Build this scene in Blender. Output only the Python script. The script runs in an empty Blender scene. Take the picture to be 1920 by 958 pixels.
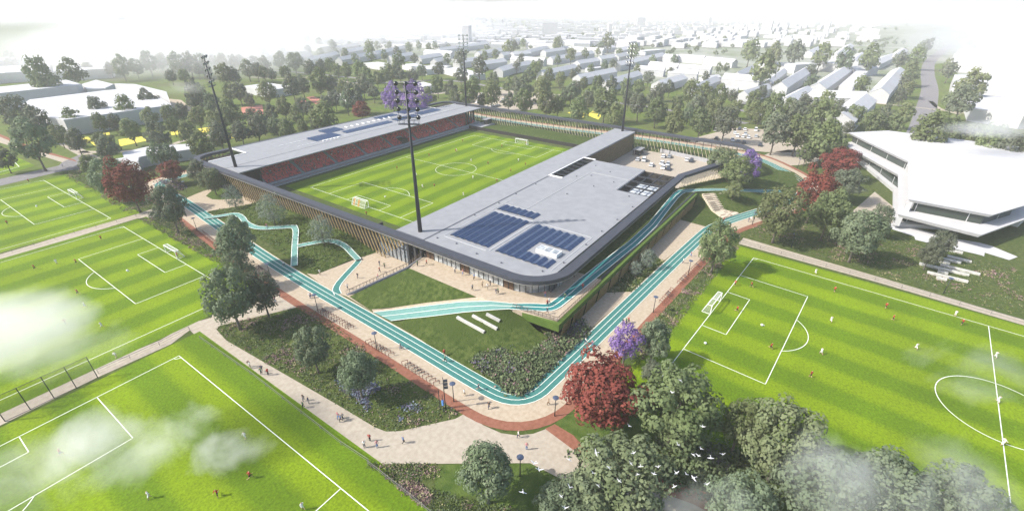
MIST = 1
import bpy, bmesh, math, random
from mathutils import Vector, Matrix, Euler, geometry, noise
random.seed(11)
R = math.radians
S = bpy.context.scene
COL = S.collection

# ---------------------------------------------------------------- camera (fitted to the pitches' real sizes)
FPX, YAW, PITCH, ROLL = 864.2, 0.614659, 0.4972805, 0.001194
CAM = Vector((-150.7265, -137.5504, 65.4251))
fwd = Vector((math.cos(PITCH) * math.cos(YAW), math.cos(PITCH) * math.sin(YAW), -math.sin(PITCH)))
r0 = Vector((math.sin(YAW), -math.cos(YAW), 0)); u0 = r0.cross(fwd)
rgt = math.cos(ROLL) * r0 + math.sin(ROLL) * u0
upv = -math.sin(ROLL) * r0 + math.cos(ROLL) * u0
cd = bpy.data.cameras.new('camera'); cam = bpy.data.objects.new('camera', cd); COL.objects.link(cam)
cd.sensor_width = 36; cd.sensor_fit = 'HORIZONTAL'; cd.lens = FPX / 1920 * 36
cd.clip_start = 0.5; cd.clip_end = 20000
m = Matrix((rgt, upv, -fwd)).transposed().to_4x4(); m.translation = CAM
cam.matrix_world = m
S.camera = cam

def G(x, y, z=0.0):
    """the point at height z seen at photo pixel (x, y)"""
    d = fwd + rgt * ((x - 960) / FPX) + upv * ((479 - y) / FPX)
    t = (z - CAM.z) / d.z
    return CAM + d * t

def px_m(p):
    """photo pixels per metre at point p"""
    return FPX / (Vector(p) - CAM).dot(fwd)

# ---------------------------------------------------------------- materials
MATS = {}
def M(name, c, c2=None, scale=1.0, rough=0.8, detail=4.0, metal=0.0, spec=0.3, bump=0.0, bscale=None, c3=None, scale3=0.05, emit=None, alpha=None, rnd=0.0, coord='world', translucent=0.0):
    if name in MATS: return MATS[name]
    mt = bpy.data.materials.new(name); mt.use_nodes = True
    nt = mt.node_tree; N = nt.nodes; L = nt.links
    b = N['Principled BSDF']
    b.inputs['Roughness'].default_value = rough; b.inputs['Metallic'].default_value = metal
    b.inputs['Specular IOR Level'].default_value = spec
    b.inputs['Base Color'].default_value = (*c, 1)
    if coord == 'world':
        g = N.new('ShaderNodeNewGeometry'); co = g.outputs['Position']
    else:
        g = N.new('ShaderNodeTexCoord'); co = g.outputs['Object']
    col = None
    if c2 is not None:
        n = N.new('ShaderNodeTexNoise'); n.inputs['Scale'].default_value = scale; n.inputs['Detail'].default_value = detail
        L.new(co, n.inputs['Vector'])
        r = N.new('ShaderNodeValToRGB'); r.color_ramp.elements[0].position = 0.36; r.color_ramp.elements[1].position = 0.64
        r.color_ramp.elements[0].color = (*c, 1); r.color_ramp.elements[1].color = (*c2, 1)
        L.new(n.outputs['Fac'], r.inputs['Fac']); col = r.outputs['Color']
        if c3 is not None:
            n3 = N.new('ShaderNodeTexNoise'); n3.inputs['Scale'].default_value = scale3; n3.inputs['Detail'].default_value = 5
            L.new(co, n3.inputs['Vector'])
            r3 = N.new('ShaderNodeValToRGB'); r3.color_ramp.elements[0].position = 0.45; r3.color_ramp.elements[1].position = 0.62
            L.new(n3.outputs['Fac'], r3.inputs['Fac'])
            mx = N.new('ShaderNodeMix'); mx.data_type = 'RGBA'
            L.new(r3.outputs['Color'], mx.inputs['Factor']); L.new(col, mx.inputs[6]); mx.inputs[7].default_value = (*c3, 1)
            col = mx.outputs[2]
    if rnd:
        oi = N.new('ShaderNodeObjectInfo')
        hs = N.new('ShaderNodeHueSaturation')
        mr = N.new('ShaderNodeMapRange'); mr.inputs[3].default_value = 1 - rnd; mr.inputs[4].default_value = 1 + rnd
        L.new(oi.outputs['Random'], mr.inputs[0]); L.new(mr.outputs[0], hs.inputs['Value'])
        m2 = N.new('ShaderNodeMapRange'); m2.inputs[3].default_value = 0.5 - rnd * 0.09; m2.inputs[4].default_value = 0.5 + rnd * 0.06
        w = N.new('ShaderNodeMath'); w.operation = 'FRACT'; w2 = N.new('ShaderNodeMath'); w2.operation = 'MULTIPLY'; w2.inputs[1].default_value = 7.31
        L.new(oi.outputs['Random'], w2.inputs[0]); L.new(w2.outputs[0], w.inputs[0]); L.new(w.outputs[0], m2.inputs[0]); L.new(m2.outputs[0], hs.inputs['Hue'])
        if col is None: hs.inputs['Color'].default_value = (*c, 1)
        else: L.new(col, hs.inputs['Color'])
        col = hs.outputs['Color']
    if col is not None: L.new(col, b.inputs['Base Color'])
    if bump:
        nb = N.new('ShaderNodeTexNoise'); nb.inputs['Scale'].default_value = bscale or scale * 4; nb.inputs['Detail'].default_value = 3
        L.new(co, nb.inputs['Vector'])
        bp = N.new('ShaderNodeBump'); bp.inputs['Strength'].default_value = bump; bp.inputs['Distance'].default_value = 0.2
        L.new(nb.outputs['Fac'], bp.inputs['Height']); L.new(bp.outputs['Normal'], b.inputs['Normal'])
    if emit: b.inputs['Emission Color'].default_value = (*c, 1); b.inputs['Emission Strength'].default_value = emit
    if alpha is not None: b.inputs['Alpha'].default_value = alpha
    if translucent:
        tr = N.new('ShaderNodeBsdfTranslucent'); ms = N.new('ShaderNodeMixShader'); ms.inputs[0].default_value = translucent
        if col is not None: L.new(col, tr.inputs['Color'])
        else: tr.inputs['Color'].default_value = (*c, 1)
        L.new(b.outputs[0], ms.inputs[1]); L.new(tr.outputs[0], ms.inputs[2])
        L.new(ms.outputs[0], N['Material Output'].inputs['Surface'])
    MATS[name] = mt
    return mt

def glass_mat(name, tint, alpha, rough=0.08):
    mt = M(name, tint, rough=rough, spec=0.7)
    mt.node_tree.nodes['Principled BSDF'].inputs['Alpha'].default_value = alpha
    return mt

def pitch_mat(name, ox, oy, th, a, b2, width, phase=0.0):
    """striped turf: bands parallel to the touchline plus blade-scale grain"""
    mt = bpy.data.materials.new(name); mt.use_nodes = True; nt = mt.node_tree; N = nt.nodes; L = nt.links
    b = N['Principled BSDF']; b.inputs['Roughness'].default_value = 0.9; b.inputs['Specular IOR Level'].default_value = 0.15
    g = N.new('ShaderNodeNewGeometry'); mp = N.new('ShaderNodeMapping'); mp.vector_type = 'TEXTURE'
    mp.inputs['Location'].default_value = (ox, oy, 0); mp.inputs['Rotation'].default_value = (0, 0, th)
    L.new(g.outputs['Position'], mp.inputs['Vector'])
    sp = N.new('ShaderNodeSeparateXYZ'); L.new(mp.outputs[0], sp.inputs[0])
    nw = N.new('ShaderNodeTexNoise'); nw.inputs['Scale'].default_value = 0.35; nw.inputs['Detail'].default_value = 3; L.new(g.outputs['Position'], nw.inputs['Vector'])
    ad = N.new('ShaderNodeMath'); ad.operation = 'MULTIPLY_ADD'; ad.inputs[1].default_value = 0.9; L.new(nw.outputs['Fac'], ad.inputs[0]); L.new(sp.outputs['Y'], ad.inputs[2])
    dv = N.new('ShaderNodeMath'); dv.operation = 'MULTIPLY_ADD'; dv.inputs[1].default_value = math.pi / width; dv.inputs[2].default_value = phase; L.new(ad.outputs[0], dv.inputs[0])
    sn = N.new('ShaderNodeMath'); sn.operation = 'SINE'; L.new(dv.outputs[0], sn.inputs[0])
    r = N.new('ShaderNodeMapRange'); r.inputs[1].default_value = -0.5; r.inputs[2].default_value = 0.5; L.new(sn.outputs[0], r.inputs[0])
    mx = N.new('ShaderNodeMix'); mx.data_type = 'RGBA'; L.new(r.outputs[0], mx.inputs['Factor']); mx.inputs[6].default_value = (*a, 1); mx.inputs[7].default_value = (*b2, 1)
    n = N.new('ShaderNodeTexNoise'); n.inputs['Scale'].default_value = 2.4; n.inputs['Detail'].default_value = 5; n.inputs['Roughness'].default_value = 0.75; L.new(g.outputs['Position'], n.inputs['Vector'])
    n2 = N.new('ShaderNodeTexNoise'); n2.inputs['Scale'].default_value = 0.07; n2.inputs['Detail'].default_value = 4; L.new(g.outputs['Position'], n2.inputs['Vector'])
    mr = N.new('ShaderNodeMapRange'); mr.inputs[1].default_value = 0.3; mr.inputs[2].default_value = 0.7; mr.inputs[3].default_value = 0.6; mr.inputs[4].default_value = 1.4; L.new(n.outputs['Fac'], mr.inputs[0])
    mr2 = N.new('ShaderNodeMapRange'); mr2.inputs[1].default_value = 0.3; mr2.inputs[2].default_value = 0.7; mr2.inputs[3].default_value = 0.86; mr2.inputs[4].default_value = 1.14; L.new(n2.outputs['Fac'], mr2.inputs[0])
    ml = N.new('ShaderNodeMath'); ml.operation = 'MULTIPLY'; L.new(mr.outputs[0], ml.inputs[0]); L.new(mr2.outputs[0], ml.inputs[1])
    hs = N.new('ShaderNodeHueSaturation'); L.new(mx.outputs[2], hs.inputs['Color']); L.new(ml.outputs[0], hs.inputs['Value'])
    L.new(hs.outputs['Color'], b.inputs['Base Color'])
    return mt

MEADOW = M('meadow', (0.045, 0.066, 0.016), (0.095, 0.115, 0.036), scale=0.9, rough=1, spec=0.1, detail=8, c3=(0.062, 0.088, 0.021), scale3=0.06, bump=0.7, bscale=2.0)
LAWN = M('lawn', (0.05, 0.085, 0.016), (0.085, 0.122, 0.027), scale=0.5, rough=1, spec=0.1, detail=8, bump=0.6, bscale=3)
PARK = M('park_grass', (0.075, 0.115, 0.02), (0.12, 0.155, 0.035), scale=0.25, rough=1, spec=0.1, detail=6, c3=(0.10, 0.115, 0.04), scale3=0.03)
MOUND = M('mound_grass', (0.036, 0.06, 0.011), (0.082, 0.108, 0.028), scale=0.9, rough=1, spec=0.1, detail=9, c3=(0.05, 0.074, 0.016), scale3=0.12, bump=0.9, bscale=3)
PAVE = M('sand_paving', (0.375, 0.305, 0.222), (0.44, 0.368, 0.28), scale=1.3, rough=0.95, spec=0.15, detail=6, bump=0.15)
PAVE2 = M('pink_gravel', (0.345, 0.30, 0.238), (0.405, 0.357, 0.29), scale=1.2, rough=0.95, spec=0.15, detail=6)
BRICK = M('red_asphalt', (0.21, 0.088, 0.056), (0.26, 0.115, 0.076), scale=1.5, rough=0.95, spec=0.15, detail=6)
TEAL = M('teal_track', (0.045, 0.165, 0.145), (0.06, 0.19, 0.17), scale=1.2, rough=0.9, spec=0.15, detail=6)
TEAL_UP = M('teal_track_upper', (0.03, 0.175, 0.175), (0.042, 0.20, 0.20), scale=1.2, rough=0.9, spec=0.15)
TEAL_L = M('pale_teal_path', (0.125, 0.265, 0.235), (0.155, 0.30, 0.27), scale=1.2, rough=0.9, spec=0.15)
WHITE = M('white_paint', (0.8, 0.8, 0.78), rough=0.7)
LINEW = M('line_paint', (0.75, 0.78, 0.7), rough=0.8)
ASPH = M('asphalt', (0.17, 0.16, 0.165), (0.22, 0.21, 0.215), scale=0.6, rough=0.95, spec=0.2)
YELLOW = M('yellow_surface', (0.62, 0.52, 0.06), (0.70, 0.60, 0.10), scale=0.3, rough=0.9)
COURT = M('red_court', (0.42, 0.16, 0.12), (0.48, 0.20, 0.15), scale=0.3, rough=0.9)

# ---------------------------------------------------------------- mesh building
class MB:
    def __init__(s): s.v = []; s.f = []; s.mi = []
    def add(s, vs, fs, mi=0):
        b = len(s.v); s.v.extend([tuple(v) for v in vs]); s.f.extend([tuple(b + i for i in f) for f in fs]); s.mi.extend([mi] * len(fs)); return s
    def box(s, c, d, rz=0.0, mi=0, top=1.0, mat=None):
        hx, hy, hz = d[0] / 2, d[1] / 2, d[2] / 2
        vs = [Vector((x * hx * (top if z > 0 else 1), y * hy * (top if z > 0 else 1), z * hz)) for z in (-1, 1) for x, y in ((-1, -1), (1, -1), (1, 1), (-1, 1))]
        if mat is not None: vs = [mat @ v for v in vs]
        elif rz: q = Matrix.Rotation(rz, 3, 'Z'); vs = [q @ v for v in vs]
        c = Vector(c)
        return s.add([v + c for v in vs], [(3, 2, 1, 0), (4, 5, 6, 7), (0, 1, 5, 4), (1, 2, 6, 5), (2, 3, 7, 6), (3, 0, 4, 7)], mi)
    def prism(s, poly, z0, z1, mi=0, mtop=None):
        n = len(poly); P = [Vector((p[0], p[1])) for p in poly]
        ar = sum(P[i].x * P[(i + 1) % n].y - P[(i + 1) % n].x * P[i].y for i in range(n))
        if ar < 0: P.reverse()
        f = lambda z, p: z(p) if callable(z) else z
        s.add([(p.x, p.y, f(z0, p)) for p in P] + [(p.x, p.y, f(z1, p)) for p in P], [tuple(reversed(range(n)))] + [(i, (i + 1) % n, (i + 1) % n + n, i + n) for i in range(n)], mi)
        b = len(s.v) - n
        s.f.append(tuple(range(b, b + n))); s.mi.append(mi if mtop is None else mtop); return s
    def bar(s, a, b, w, h=None, mi=0):
        a = Vector(a); b = Vector(b); d = (b - a); L = d.length
        if L < 1e-6: return s
        q = d.to_track_quat('Z', 'Y').to_matrix()
        return s.box((a + b) / 2, (w, h or w, L), mat=q, mi=mi)
    def tube(s, pts, rad, n=8, mi=0, cap=True):
        pts = [Vector(p) for p in pts]; rs = rad if isinstance(rad, (list, tuple)) else [rad] * len(pts)
        b = len(s.v)
        for i, p in enumerate(pts):
            d = (pts[min(i + 1, len(pts) - 1)] - pts[max(i - 1, 0)]).normalized()
            x = d.orthogonal().normalized() if abs(d.z) < 0.99 else Vector((1, 0, 0)); y = d.cross(x)
            for k in range(n):
                a = 2 * math.pi * k / n
                s.v.append(tuple(p + (x * math.cos(a) + y * math.sin(a)) * rs[i]))
        for i in range(len(pts) - 1):
            for k in range(n):
                s.f.append((b + i * n + k, b + i * n + (k + 1) % n, b + (i + 1) * n + (k + 1) % n, b + (i + 1) * n + k)); s.mi.append(mi)
        if cap:
            s.f.append(tuple(b + k for k in reversed(range(n)))); s.mi.append(mi)
            e = b + (len(pts) - 1) * n; s.f.append(tuple(e + k for k in range(n))); s.mi.append(mi)
        return s
    def lathe(s, prof, c=(0, 0, 0), n=12, mi=0, mat=None):
        b = len(s.v); c = Vector(c)
        for r, z in prof:
            for k in range(n):
                a = 2 * math.pi * k / n; v = Vector((r * math.cos(a), r * math.sin(a), z))
                if mat is not None: v = mat @ v
                s.v.append(tuple(v + c))
        for i in range(len(prof) - 1):
            for k in range(n):
                s.f.append((b + i * n + k, b + i * n + (k + 1) % n, b + (i + 1) * n + (k + 1) % n, b + (i + 1) * n + k)); s.mi.append(mi)
        return s
    def build(s, name, mats, parent=None, smooth=False, loc=None):
        me = bpy.data.meshes.new(name); me.from_pydata(s.v, [], s.f)
        for mt in (mats if isinstance(mats, (list, tuple)) else [mats]): me.materials.append(mt)
        if len(me.materials) > 1: me.polygons.foreach_set('material_index', s.mi)
        if smooth: me.polygons.foreach_set('use_smooth', [True] * len(me.polygons))
        me.update()
        o = bpy.data.objects.new(name, me); COL.objects.link(o)
        if parent: o.parent = parent
        if loc is not None: o.location = loc
        return o

def tag(o, label=None, cat=None, group=None, kind=None):
    if label: o['label'] = label
    if cat: o['category'] = cat
    if group: o['group'] = group
    if kind: o['kind'] = kind
    return o
def thing(name, label, cat, loc=(0, 0, 0), rz=0.0, group=None):
    o = bpy.data.objects.new(name, None); COL.objects.link(o); o.location = loc; o.rotation_euler = (0, 0, rz); o.empty_display_size = 0.5
    return tag(o, label, cat, group)
def dup(root, loc=None, rz=None, scale=None, label=None, group=None):
    r = root.copy(); COL.objects.link(r)
    if loc is not None: r.location = loc
    if rz is not None: r.rotation_euler = (0, 0, rz)
    if scale is not None: r.scale = scale if hasattr(scale, '__len__') else (scale,) * 3
    if label: r['label'] = label
    if group: r['group'] = group
    for ch in root.children:
        c = ch.copy(); COL.objects.link(c); c.parent = r
        for g in ch.children:
            d = g.copy(); COL.objects.link(d); d.parent = c
    return r

def sheet(name, pts, mt, z=0.0, kind='structure', parent=None):
    """flat sheet; pts are 2-D world points"""
    b = MB(); P = [Vector((p[0], p[1])) for p in pts]; n = len(P)
    if sum(P[i].x * P[(i + 1) % n].y - P[(i + 1) % n].x * P[i].y for i in range(n)) < 0: P.reverse()
    b.add([(p.x, p.y, z) for p in P], [tuple(range(n))])
    o = b.build(name, mt, parent)
    if kind and not parent: o['kind'] = kind
    return o
def psheet(name, pxs, mt, z=0.0, zp=0.0, kind='structure'):
    return sheet(name, [G(x, y, zp) for x, y in pxs], mt, z, kind)

def smooth_line(pts, it=2):
    """Chaikin corner rounding of an open polyline"""
    P = [Vector(p) for p in pts]
    for _ in range(it):
        Q = [P[0]]
        for a, b in zip(P, P[1:]):
            Q += [a * 0.75 + b * 0.25, a * 0.25 + b * 0.75]
        Q.append(P[-1]); P = Q
    return P
def offset(P, d):
    """offset a 2-D/3-D polyline sideways (left positive), mitred"""
    out = []
    for i, p in enumerate(P):
        a = P[max(i - 1, 0)]; b = P[min(i + 1, len(P) - 1)]
        t1 = (Vector((p.x - a.x, p.y - a.y)).normalized() if i > 0 else None)
        t2 = (Vector((b.x - p.x, b.y - p.y)).normalized() if i < len(P) - 1 else None)
        t1 = t1 or t2; t2 = t2 or t1
        n1 = Vector((-t1.y, t1.x)); n2 = Vector((-t2.y, t2.x)); n = (n1 + n2)
        n = n / max(n.dot(n1), 0.5)
        q = p.copy(); q.x += n.x * d; q.y += n.y * d; out.append(q)
    return out
def strip_mb(mb, P, d0, d1, z=0.0, mi=0):
    A = offset(P, d0); B = offset(P, d1); n = len(P)
    za = [(p.z if len(p) > 2 else 0) + z for p in P]
    vs = [(a.x, a.y, za[i]) for i, a in enumerate(A)] + [(b.x, b.y, za[i]) for i, b in enumerate(B)]
    fs = [(i, i + 1, n + i + 1, n + i) if d1 > d0 else (i + 1, i, n + i, n + i + 1) for i in range(n - 1)]
    return mb.add(vs, fs, mi)
def strip(name, P, d0, d1, mt, z=0.0, kind='structure', parent=None):
    o = strip_mb(MB(), P, d0, d1, z).build(name, mt, parent)
    if not parent: o['kind'] = kind
    return o

def terrain(name, outline, mt, inner=(), grid=None, zfun=None, kind='structure', lift=0.0):
    """triangulated ground patch through 3-D outline points"""
    O = [Vector(p) for p in outline]
    pts = [Vector((p.x, p.y)) for p in O]; zs = [p.z for p in O]
    edges = [(i, (i + 1) % len(O)) for i in range(len(O))]
    I = [Vector(p) for p in inner]
    pts += [Vector((p.x, p.y)) for p in I]; zs += [p.z for p in I]
    r = geometry.delaunay_2d_cdt(pts, edges, [], 1, 1e-4)
    vv = []
    for v, src in zip(r[0], r[3]):
        z = zs[src[0]] if src and src[0] < len(zs) else 0.0
        vv.append((v.x, v.y, z + lift))
    o = MB().add(vv, [tuple(f) for f in r[2]]).build(name, mt, smooth=True)
    if kind: o['kind'] = kind
    return o
# ---------------------------------------------------------------- ground, pitches, paths
gb = MB(); gb.add([(-1500, -2500, 0), (6000, -2500, 0), (6000, 7500, 0), (-1500, 7500, 0)], [(0, 1, 2, 3)])
tag(gb.build('ground', PARK), kind='structure')
sheet('meadow', [(-260, -260), (60, -260), (118, -150), (118, 70), (60, 120), (-120, 128), (-260, 60)], MEADOW, 0.02)

TURF_A = (0.091, 0.158, 0.003); TURF_B = (0.148, 0.222, 0.003)
def football_pitch(name, cx, cy, th, L, W, rect, label=None, phase=0.0, sw=5.6, two=True, z=0.06, lw=0.14):
    ca, sa = math.cos(th), math.sin(th)
    T = lambda u, v: (cx + ca * u - sa * v, cy + sa * u + ca * v)
    u0_, u1_, v0_, v1_ = rect
    mt = pitch_mat(name + '_turf', cx, cy, th, TURF_A, TURF_B, sw, phase)
    o = sheet(name, [T(u0_, v0_), T(u1_, v0_), T(u1_, v1_), T(u0_, v1_)], mt, z)
    mb = MB(); zl = z + 0.02
    def line(a, b):
        A = Vector(T(*a)); B = Vector(T(*b)); d = (B - A).normalized() * lw / 2; n = Vector((-d.y, d.x)); A -= d; B += d
        mb.add([(*(A - n), zl), (*(B - n), zl), (*(B + n), zl), (*(A + n), zl)], [(0, 1, 2, 3)])
    def arc(c, r, a0, a1, n=40):
        P = [Vector((*T(c[0] + r * math.cos(a0 + (a1 - a0) * i / n), c[1] + r * math.sin(a0 + (a1 - a0) * i / n)), 0)) for i in range(n + 1)]
        strip_mb(mb, P, -lw / 2, lw / 2, zl)
    h, w = L / 2, W / 2
    for a, b in (((-h, w), (h, w)), ((-h, -w), (h, -w)), ((-h, -w), (-h, w)), ((h, -w), (h, w)), ((0, -w), (0, w))): line(a, b)
    arc((0, 0), 9.15, 0, 2 * math.pi, 64)
    for s in (-1, 1):
        e = s * h
        for hw, dp in ((20.16, 16.5), (9.16, 5.5)):
            line((e, hw), (e - s * dp, hw)); line((e, -hw), (e - s * dp, -hw)); line((e - s * dp, -hw), (e - s * dp, hw))
        a = math.acos(5.5 / 9.15); c0 = 0 if s < 0 else math.pi
        arc((e - s * 11, 0), 9.15, c0 - a, c0 + a, 20)
        arc((e - s * 11, 0), 0.25, 0, 2 * math.pi, 8)
        for q in (-1, 1):
            arc((e, q * w), 1.0, {(-1, -1): 0, (-1, 1): -math.pi / 2, (1, 1): math.pi, (1, -1): math.pi / 2}[(s, q)], {(-1, -1): 0, (-1, 1): -math.pi / 2, (1, 1): math.pi, (1, -1): math.pi / 2}[(s, q)] + math.pi / 2, 8)
    mb.build('pitch_marking', LINEW, o)
    return T
sheet('turf_margin', [(-72.6, -53), (63.5, -53), (64.4, 46), (-72.6, 46)], MEADOW, 0.04)
ST = football_pitch('stadium_pitch', 0, 0, 0, 104.8, 65.2, (-57.5, 58.5, -52, 42.5), phase=1.2, sw=5.2)
RP = football_pitch('football_pitch', -49.41, -175.58, -1.65, 102.64, 66.46, (-57.5, 60, -42, 38.6), phase=0.4)
BL = football_pitch('football_pitch', -163.33, -90.37, -1.5583, 107.48, 68.87, (-59, 62, -42, 41.0), phase=1.5)
ML = football_pitch('football_pitch', -163.33, 13.46, 3.1528, 105, 72.07, (-60.4, 60, -39, 40.5), phase=0.9)
TL = football_pitch('football_pitch', -164.39, 95.56, 3.1638, 105, 70.87, (-60.4, 60, -37.5, 38.5), phase=0.2)
psheet('football_pitch', [(0, 285), (8, 283), (66, 311), (0, 330), (-70, 345), (-90, 300)], pitch_mat('far_corner_turf', -100, 180, 0.2, TURF_A, TURF_B, 5.5), 0.06)
strip('pitch_marking', [G(20, 297, 0), G(36, 313, 0), G(-10, 326, 0)], -0.12, 0.12, LINEW, 0.08)

# --- ring of running track around the stadium (one closed leg after another)
TRK = [(97.5, 92), (60, 95), (0, 92), (-50, 88.5), (-78, 90.5), (-87.5, 88), (-88.9, 70), (-89.2, 56.5), (-92.7, 21.5), (-96.7, -24.3), (-98.0, -69.3), (-99.3, -94.0),
       (-99.0, -100.4), (-95.6, -103.7), (-90, -104.2), (-75, -105.4), (-50, -107.0), (-2, -110.6), (3, -111.7), (11, -114.4), (26, -121.3), (40, -128), (56, -133), (70, -131.5), (80, -125), (98, -109.5), (100.6, -98), (101.6, -54), (96.5, -10), (92.5, 31), (93.0, 70), (97.5, 92)]
def round_corners(P, it=2):
    return smooth_line([Vector((x, y, 0)) for x, y in P], it)
TR = round_corners(TRK, 2)
HW = 1.85
promen = strip('path', TR, -6.0, HW + 0.35, PAVE, 0.06)
red = strip('cycle_path', TR, -7.75, -5.8, BRICK, 0.075)
trk = strip('running_track', TR, -HW, HW, TEAL, 0.09)
mk = MB()
for d in (-HW, -HW / 3, HW / 3, HW): strip_mb(mk, TR, d - 0.065, d + 0.065, 0.11)
mk.build('track_line', LINEW, trk)

sheet('town_ground', [(330, -420), (3600, -2200), (5900, -1000), (5900, 4400), (1500, 4400), (420, 900), (300, 420), (300, 100)], M('town_ground', (.16, .19, .11), (.30, .31, .27), scale=.02, rough=1, spec=.1, detail=6), 0.02)
for q in ([(1630, 196), (1690, 120), (1738, 108), (1736, 140), (1742, 165), (1730, 210), (1700, 262), (1640, 240)], [(1752, 120), (1786, 118), (1812, 172), (1823, 206), (1920, 220), (2000, 235), (2000, 320), (1700, 262), (1742, 220)]):
    psheet('park_lawn', q, PARK, 0.035)
# --- paths
psheet('path', [(0, 773), (182, 687), (300, 638), (356, 606), (392, 597), (448, 545), (470, 532), (520, 545), (566, 574), (412, 611), (406, 618), (424, 638), (640, 763), (703, 801), (724, 809), (750, 808), (854, 785), (874, 774), (906, 797),
                (940, 812), (969, 816), (1000, 813), (1024, 804), (1060, 824), (1110, 853), (1180, 885), (1330, 950), (1420, 1010), (1300, 1060), (1180, 960), (1054, 899), (994, 868), (964, 868), (690, 870), (640, 838), (376, 638), (356, 619), (321, 645), (182, 708), (0, 798), (-120, 860), (-120, 830)], PAVE2, 0.05)
psheet('path', [(-60, 500), (0, 477), (287, 392), (322, 398), (345, 412), (291, 408), (257, 410), (0, 488), (-60, 512)], PAVE2, 0.05)
psheet('path', [(0, 336), (110, 311), (118, 304), (150, 290), (180, 305), (150, 318), (118, 321), (0, 349), (-60, 362), (-60, 346)], ASPH, 0.05)
psheet('path', [(-40, 250), (0, 255), (60, 279), (140, 302), (130, 309), (0, 268), (-40, 258)], PAVE2, 0.045)
psheet('cycle_path', [(-40, 244), (0, 252), (60, 276), (140, 300), (145, 304), (55, 280), (0, 257), (-40, 249)], BRICK, 0.065)
psheet('path', [(1384, 457), (1394, 446), (1660, 523), (1920, 600), (2000, 625), (2000, 636), (1920, 610), (1640, 528)], PAVE2, 0.05)
psheet('cycle_path', [(1022, 804), (1040, 795), (1075, 816), (1106, 851), (1200, 880), (1330, 925), (1420, 985), (1400, 1000), (1300, 945), (1180, 902), (1100, 862)], BRICK, 0.075)
psheet('path', [(1318, 838), (1332, 842), (1372, 874), (1364, 882), (1335, 868)], ASPH, 0.05)
# lawns beside the bottom promenade
psheet('lawn', [(1041, 795), (1054, 777), (1090, 755), (1140, 740), (1200, 750), (1240, 800), (1235, 840), (1170, 835), (1110, 848)], LAWN, 0.05)
psheet('lawn', [(818, 884), (832, 871), (964, 869), (994, 869), (1054, 899), (1060, 925), (1000, 960), (950, 950), (900, 930), (850, 930), (815, 918)], LAWN, 0.05)
# between track and stadium: plazas of sand paving
psheet('plaza', [(386, 397), (379, 394), (340, 376), (349, 372), (380, 359), (405, 352), (437, 353), (470, 366), (492, 381), (484, 381)], PAVE, 0.055)
psheet('lawn', [(386, 368), (398, 357), (415, 352), (440, 352), (450, 362), (455, 372), (412, 375), (398, 374)], LAWN, 0.075)
psheet('plaza', [(575, 513), (593, 515), (658, 489), (706, 471), (716, 465), (760, 480), (810, 498), (790, 503), (655, 556), (700, 586), (650, 556), (620, 546)], PAVE, 0.055)
sheet('plaza', [(-77.5, -33.5), (-77.5, -58), (-60, -58), (-60, -33.5)], PAVE, 0.05)
psheet('plaza', [(1097, 626), (1100, 610), (1080, 606), (1135, 549), (1185, 547)], PAVE, 0.055)
psheet('plaza', [(1217, 471), (1273, 411), (1323, 425), (1244, 490)], PAVE, 0.055)
psheet('lawn', [(1133, 551), (1217, 470), (1246, 490), (1187, 549)], MOUND, 0.05)
# car parks
sheet('car_park', [(19.5, -53), (79.5, -53), (79.5, -96), (66, -107), (36, -98), (24, -93), (19.5, -93)], PAVE2, 0.04)
sheet('car_park', [(108, -72), (120, -72), (158, -84), (172, -118), (168, -130), (124, -129), (112, -110), (107, -90)], PAVE2, 0.05)
sheet('car_park', [(112, 56), (152, 38), (200, 60), (190, 118), (130, 112)], PAVE2, 0.05)
psheet('path', [(1405, 306), (1440, 288), (1478, 281), (1545, 292), (1540, 302), (1498, 310), (1455, 312)], PAVE2, 0.05)
# streets beyond the park
def street(pxs, w, mt=ASPH, z=0.045, name='road'):
    P = smooth_line([G(x, y, 0) for x, y in pxs], 2)
    return strip(name, P, -w / 2, w / 2, mt, z)
street([(1690, 300), (1722, 262), (1738, 200), (1745, 165), (1738, 140), (1742, 115), (1768, 96), (1790, 80)], 12)
street([(1630, 193), (1735, 203), (1920, 228), (2000, 238)], 3.0, PAVE2, 0.06, 'path')
street([(1380, 205), (1480, 228), (1600, 252), (1700, 262)], 6)
street([(560, 152), (700, 158), (840, 148), (960, 170), (1120, 188), (1260, 207), (1400, 232)], 6, name='road')
street([(380, 128), (470, 130), (560, 136), (700, 150)], 6)
street([(470, 145), (540, 150), (600, 142), (700, 166)], 3, PAVE2, name='path')
street([(150, 285), (200, 286), (300, 280), (360, 258), (420, 250)], 3.5, PAVE2, name='path')
street([(120, 268), (150, 285), (180, 300)], 5, PAVE2, name='path')
street([(730, 190), (800, 176), (870, 172), (960, 186)], 10, PAVE2, name='path')
street([(1800, 215), (1760, 205), (1745, 190)], 3, PAVE2, name='path')
for q in ([(150, 259), (165, 257), (172, 263), (160, 270)], [(168, 266), (195, 262), (205, 268), (180, 276)], [(190, 250), (205, 248), (206, 253), (192, 255)], [(222, 262), (270, 256), (276, 264), (225, 275)], [(318, 248), (336, 245), (342, 252), (322, 254)], [(370, 242), (398, 238), (402, 246), (380, 250)], [(425, 252), (438, 251), (440, 259), (428, 262)],
          [(1064, 212), (1078, 206), (1098, 214), (1094, 222)], [(1100, 216), (1112, 208), (1128, 217), (1122, 225)]):
    psheet('play_surface', q, YELLOW, 0.06)
for q in ([(452, 202), (492, 197), (494, 214), (455, 217)], [(574, 183), (588, 181), (608, 190), (592, 196)], [(560, 190), (572, 188), (576, 192), (562, 194)]):
    psheet('sports_court', q, COURT, 0.06)
psheet('plaza', [(310, 185), (340, 188), (362, 206), (355, 212), (326, 205)], PAVE, 0.055)

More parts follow.
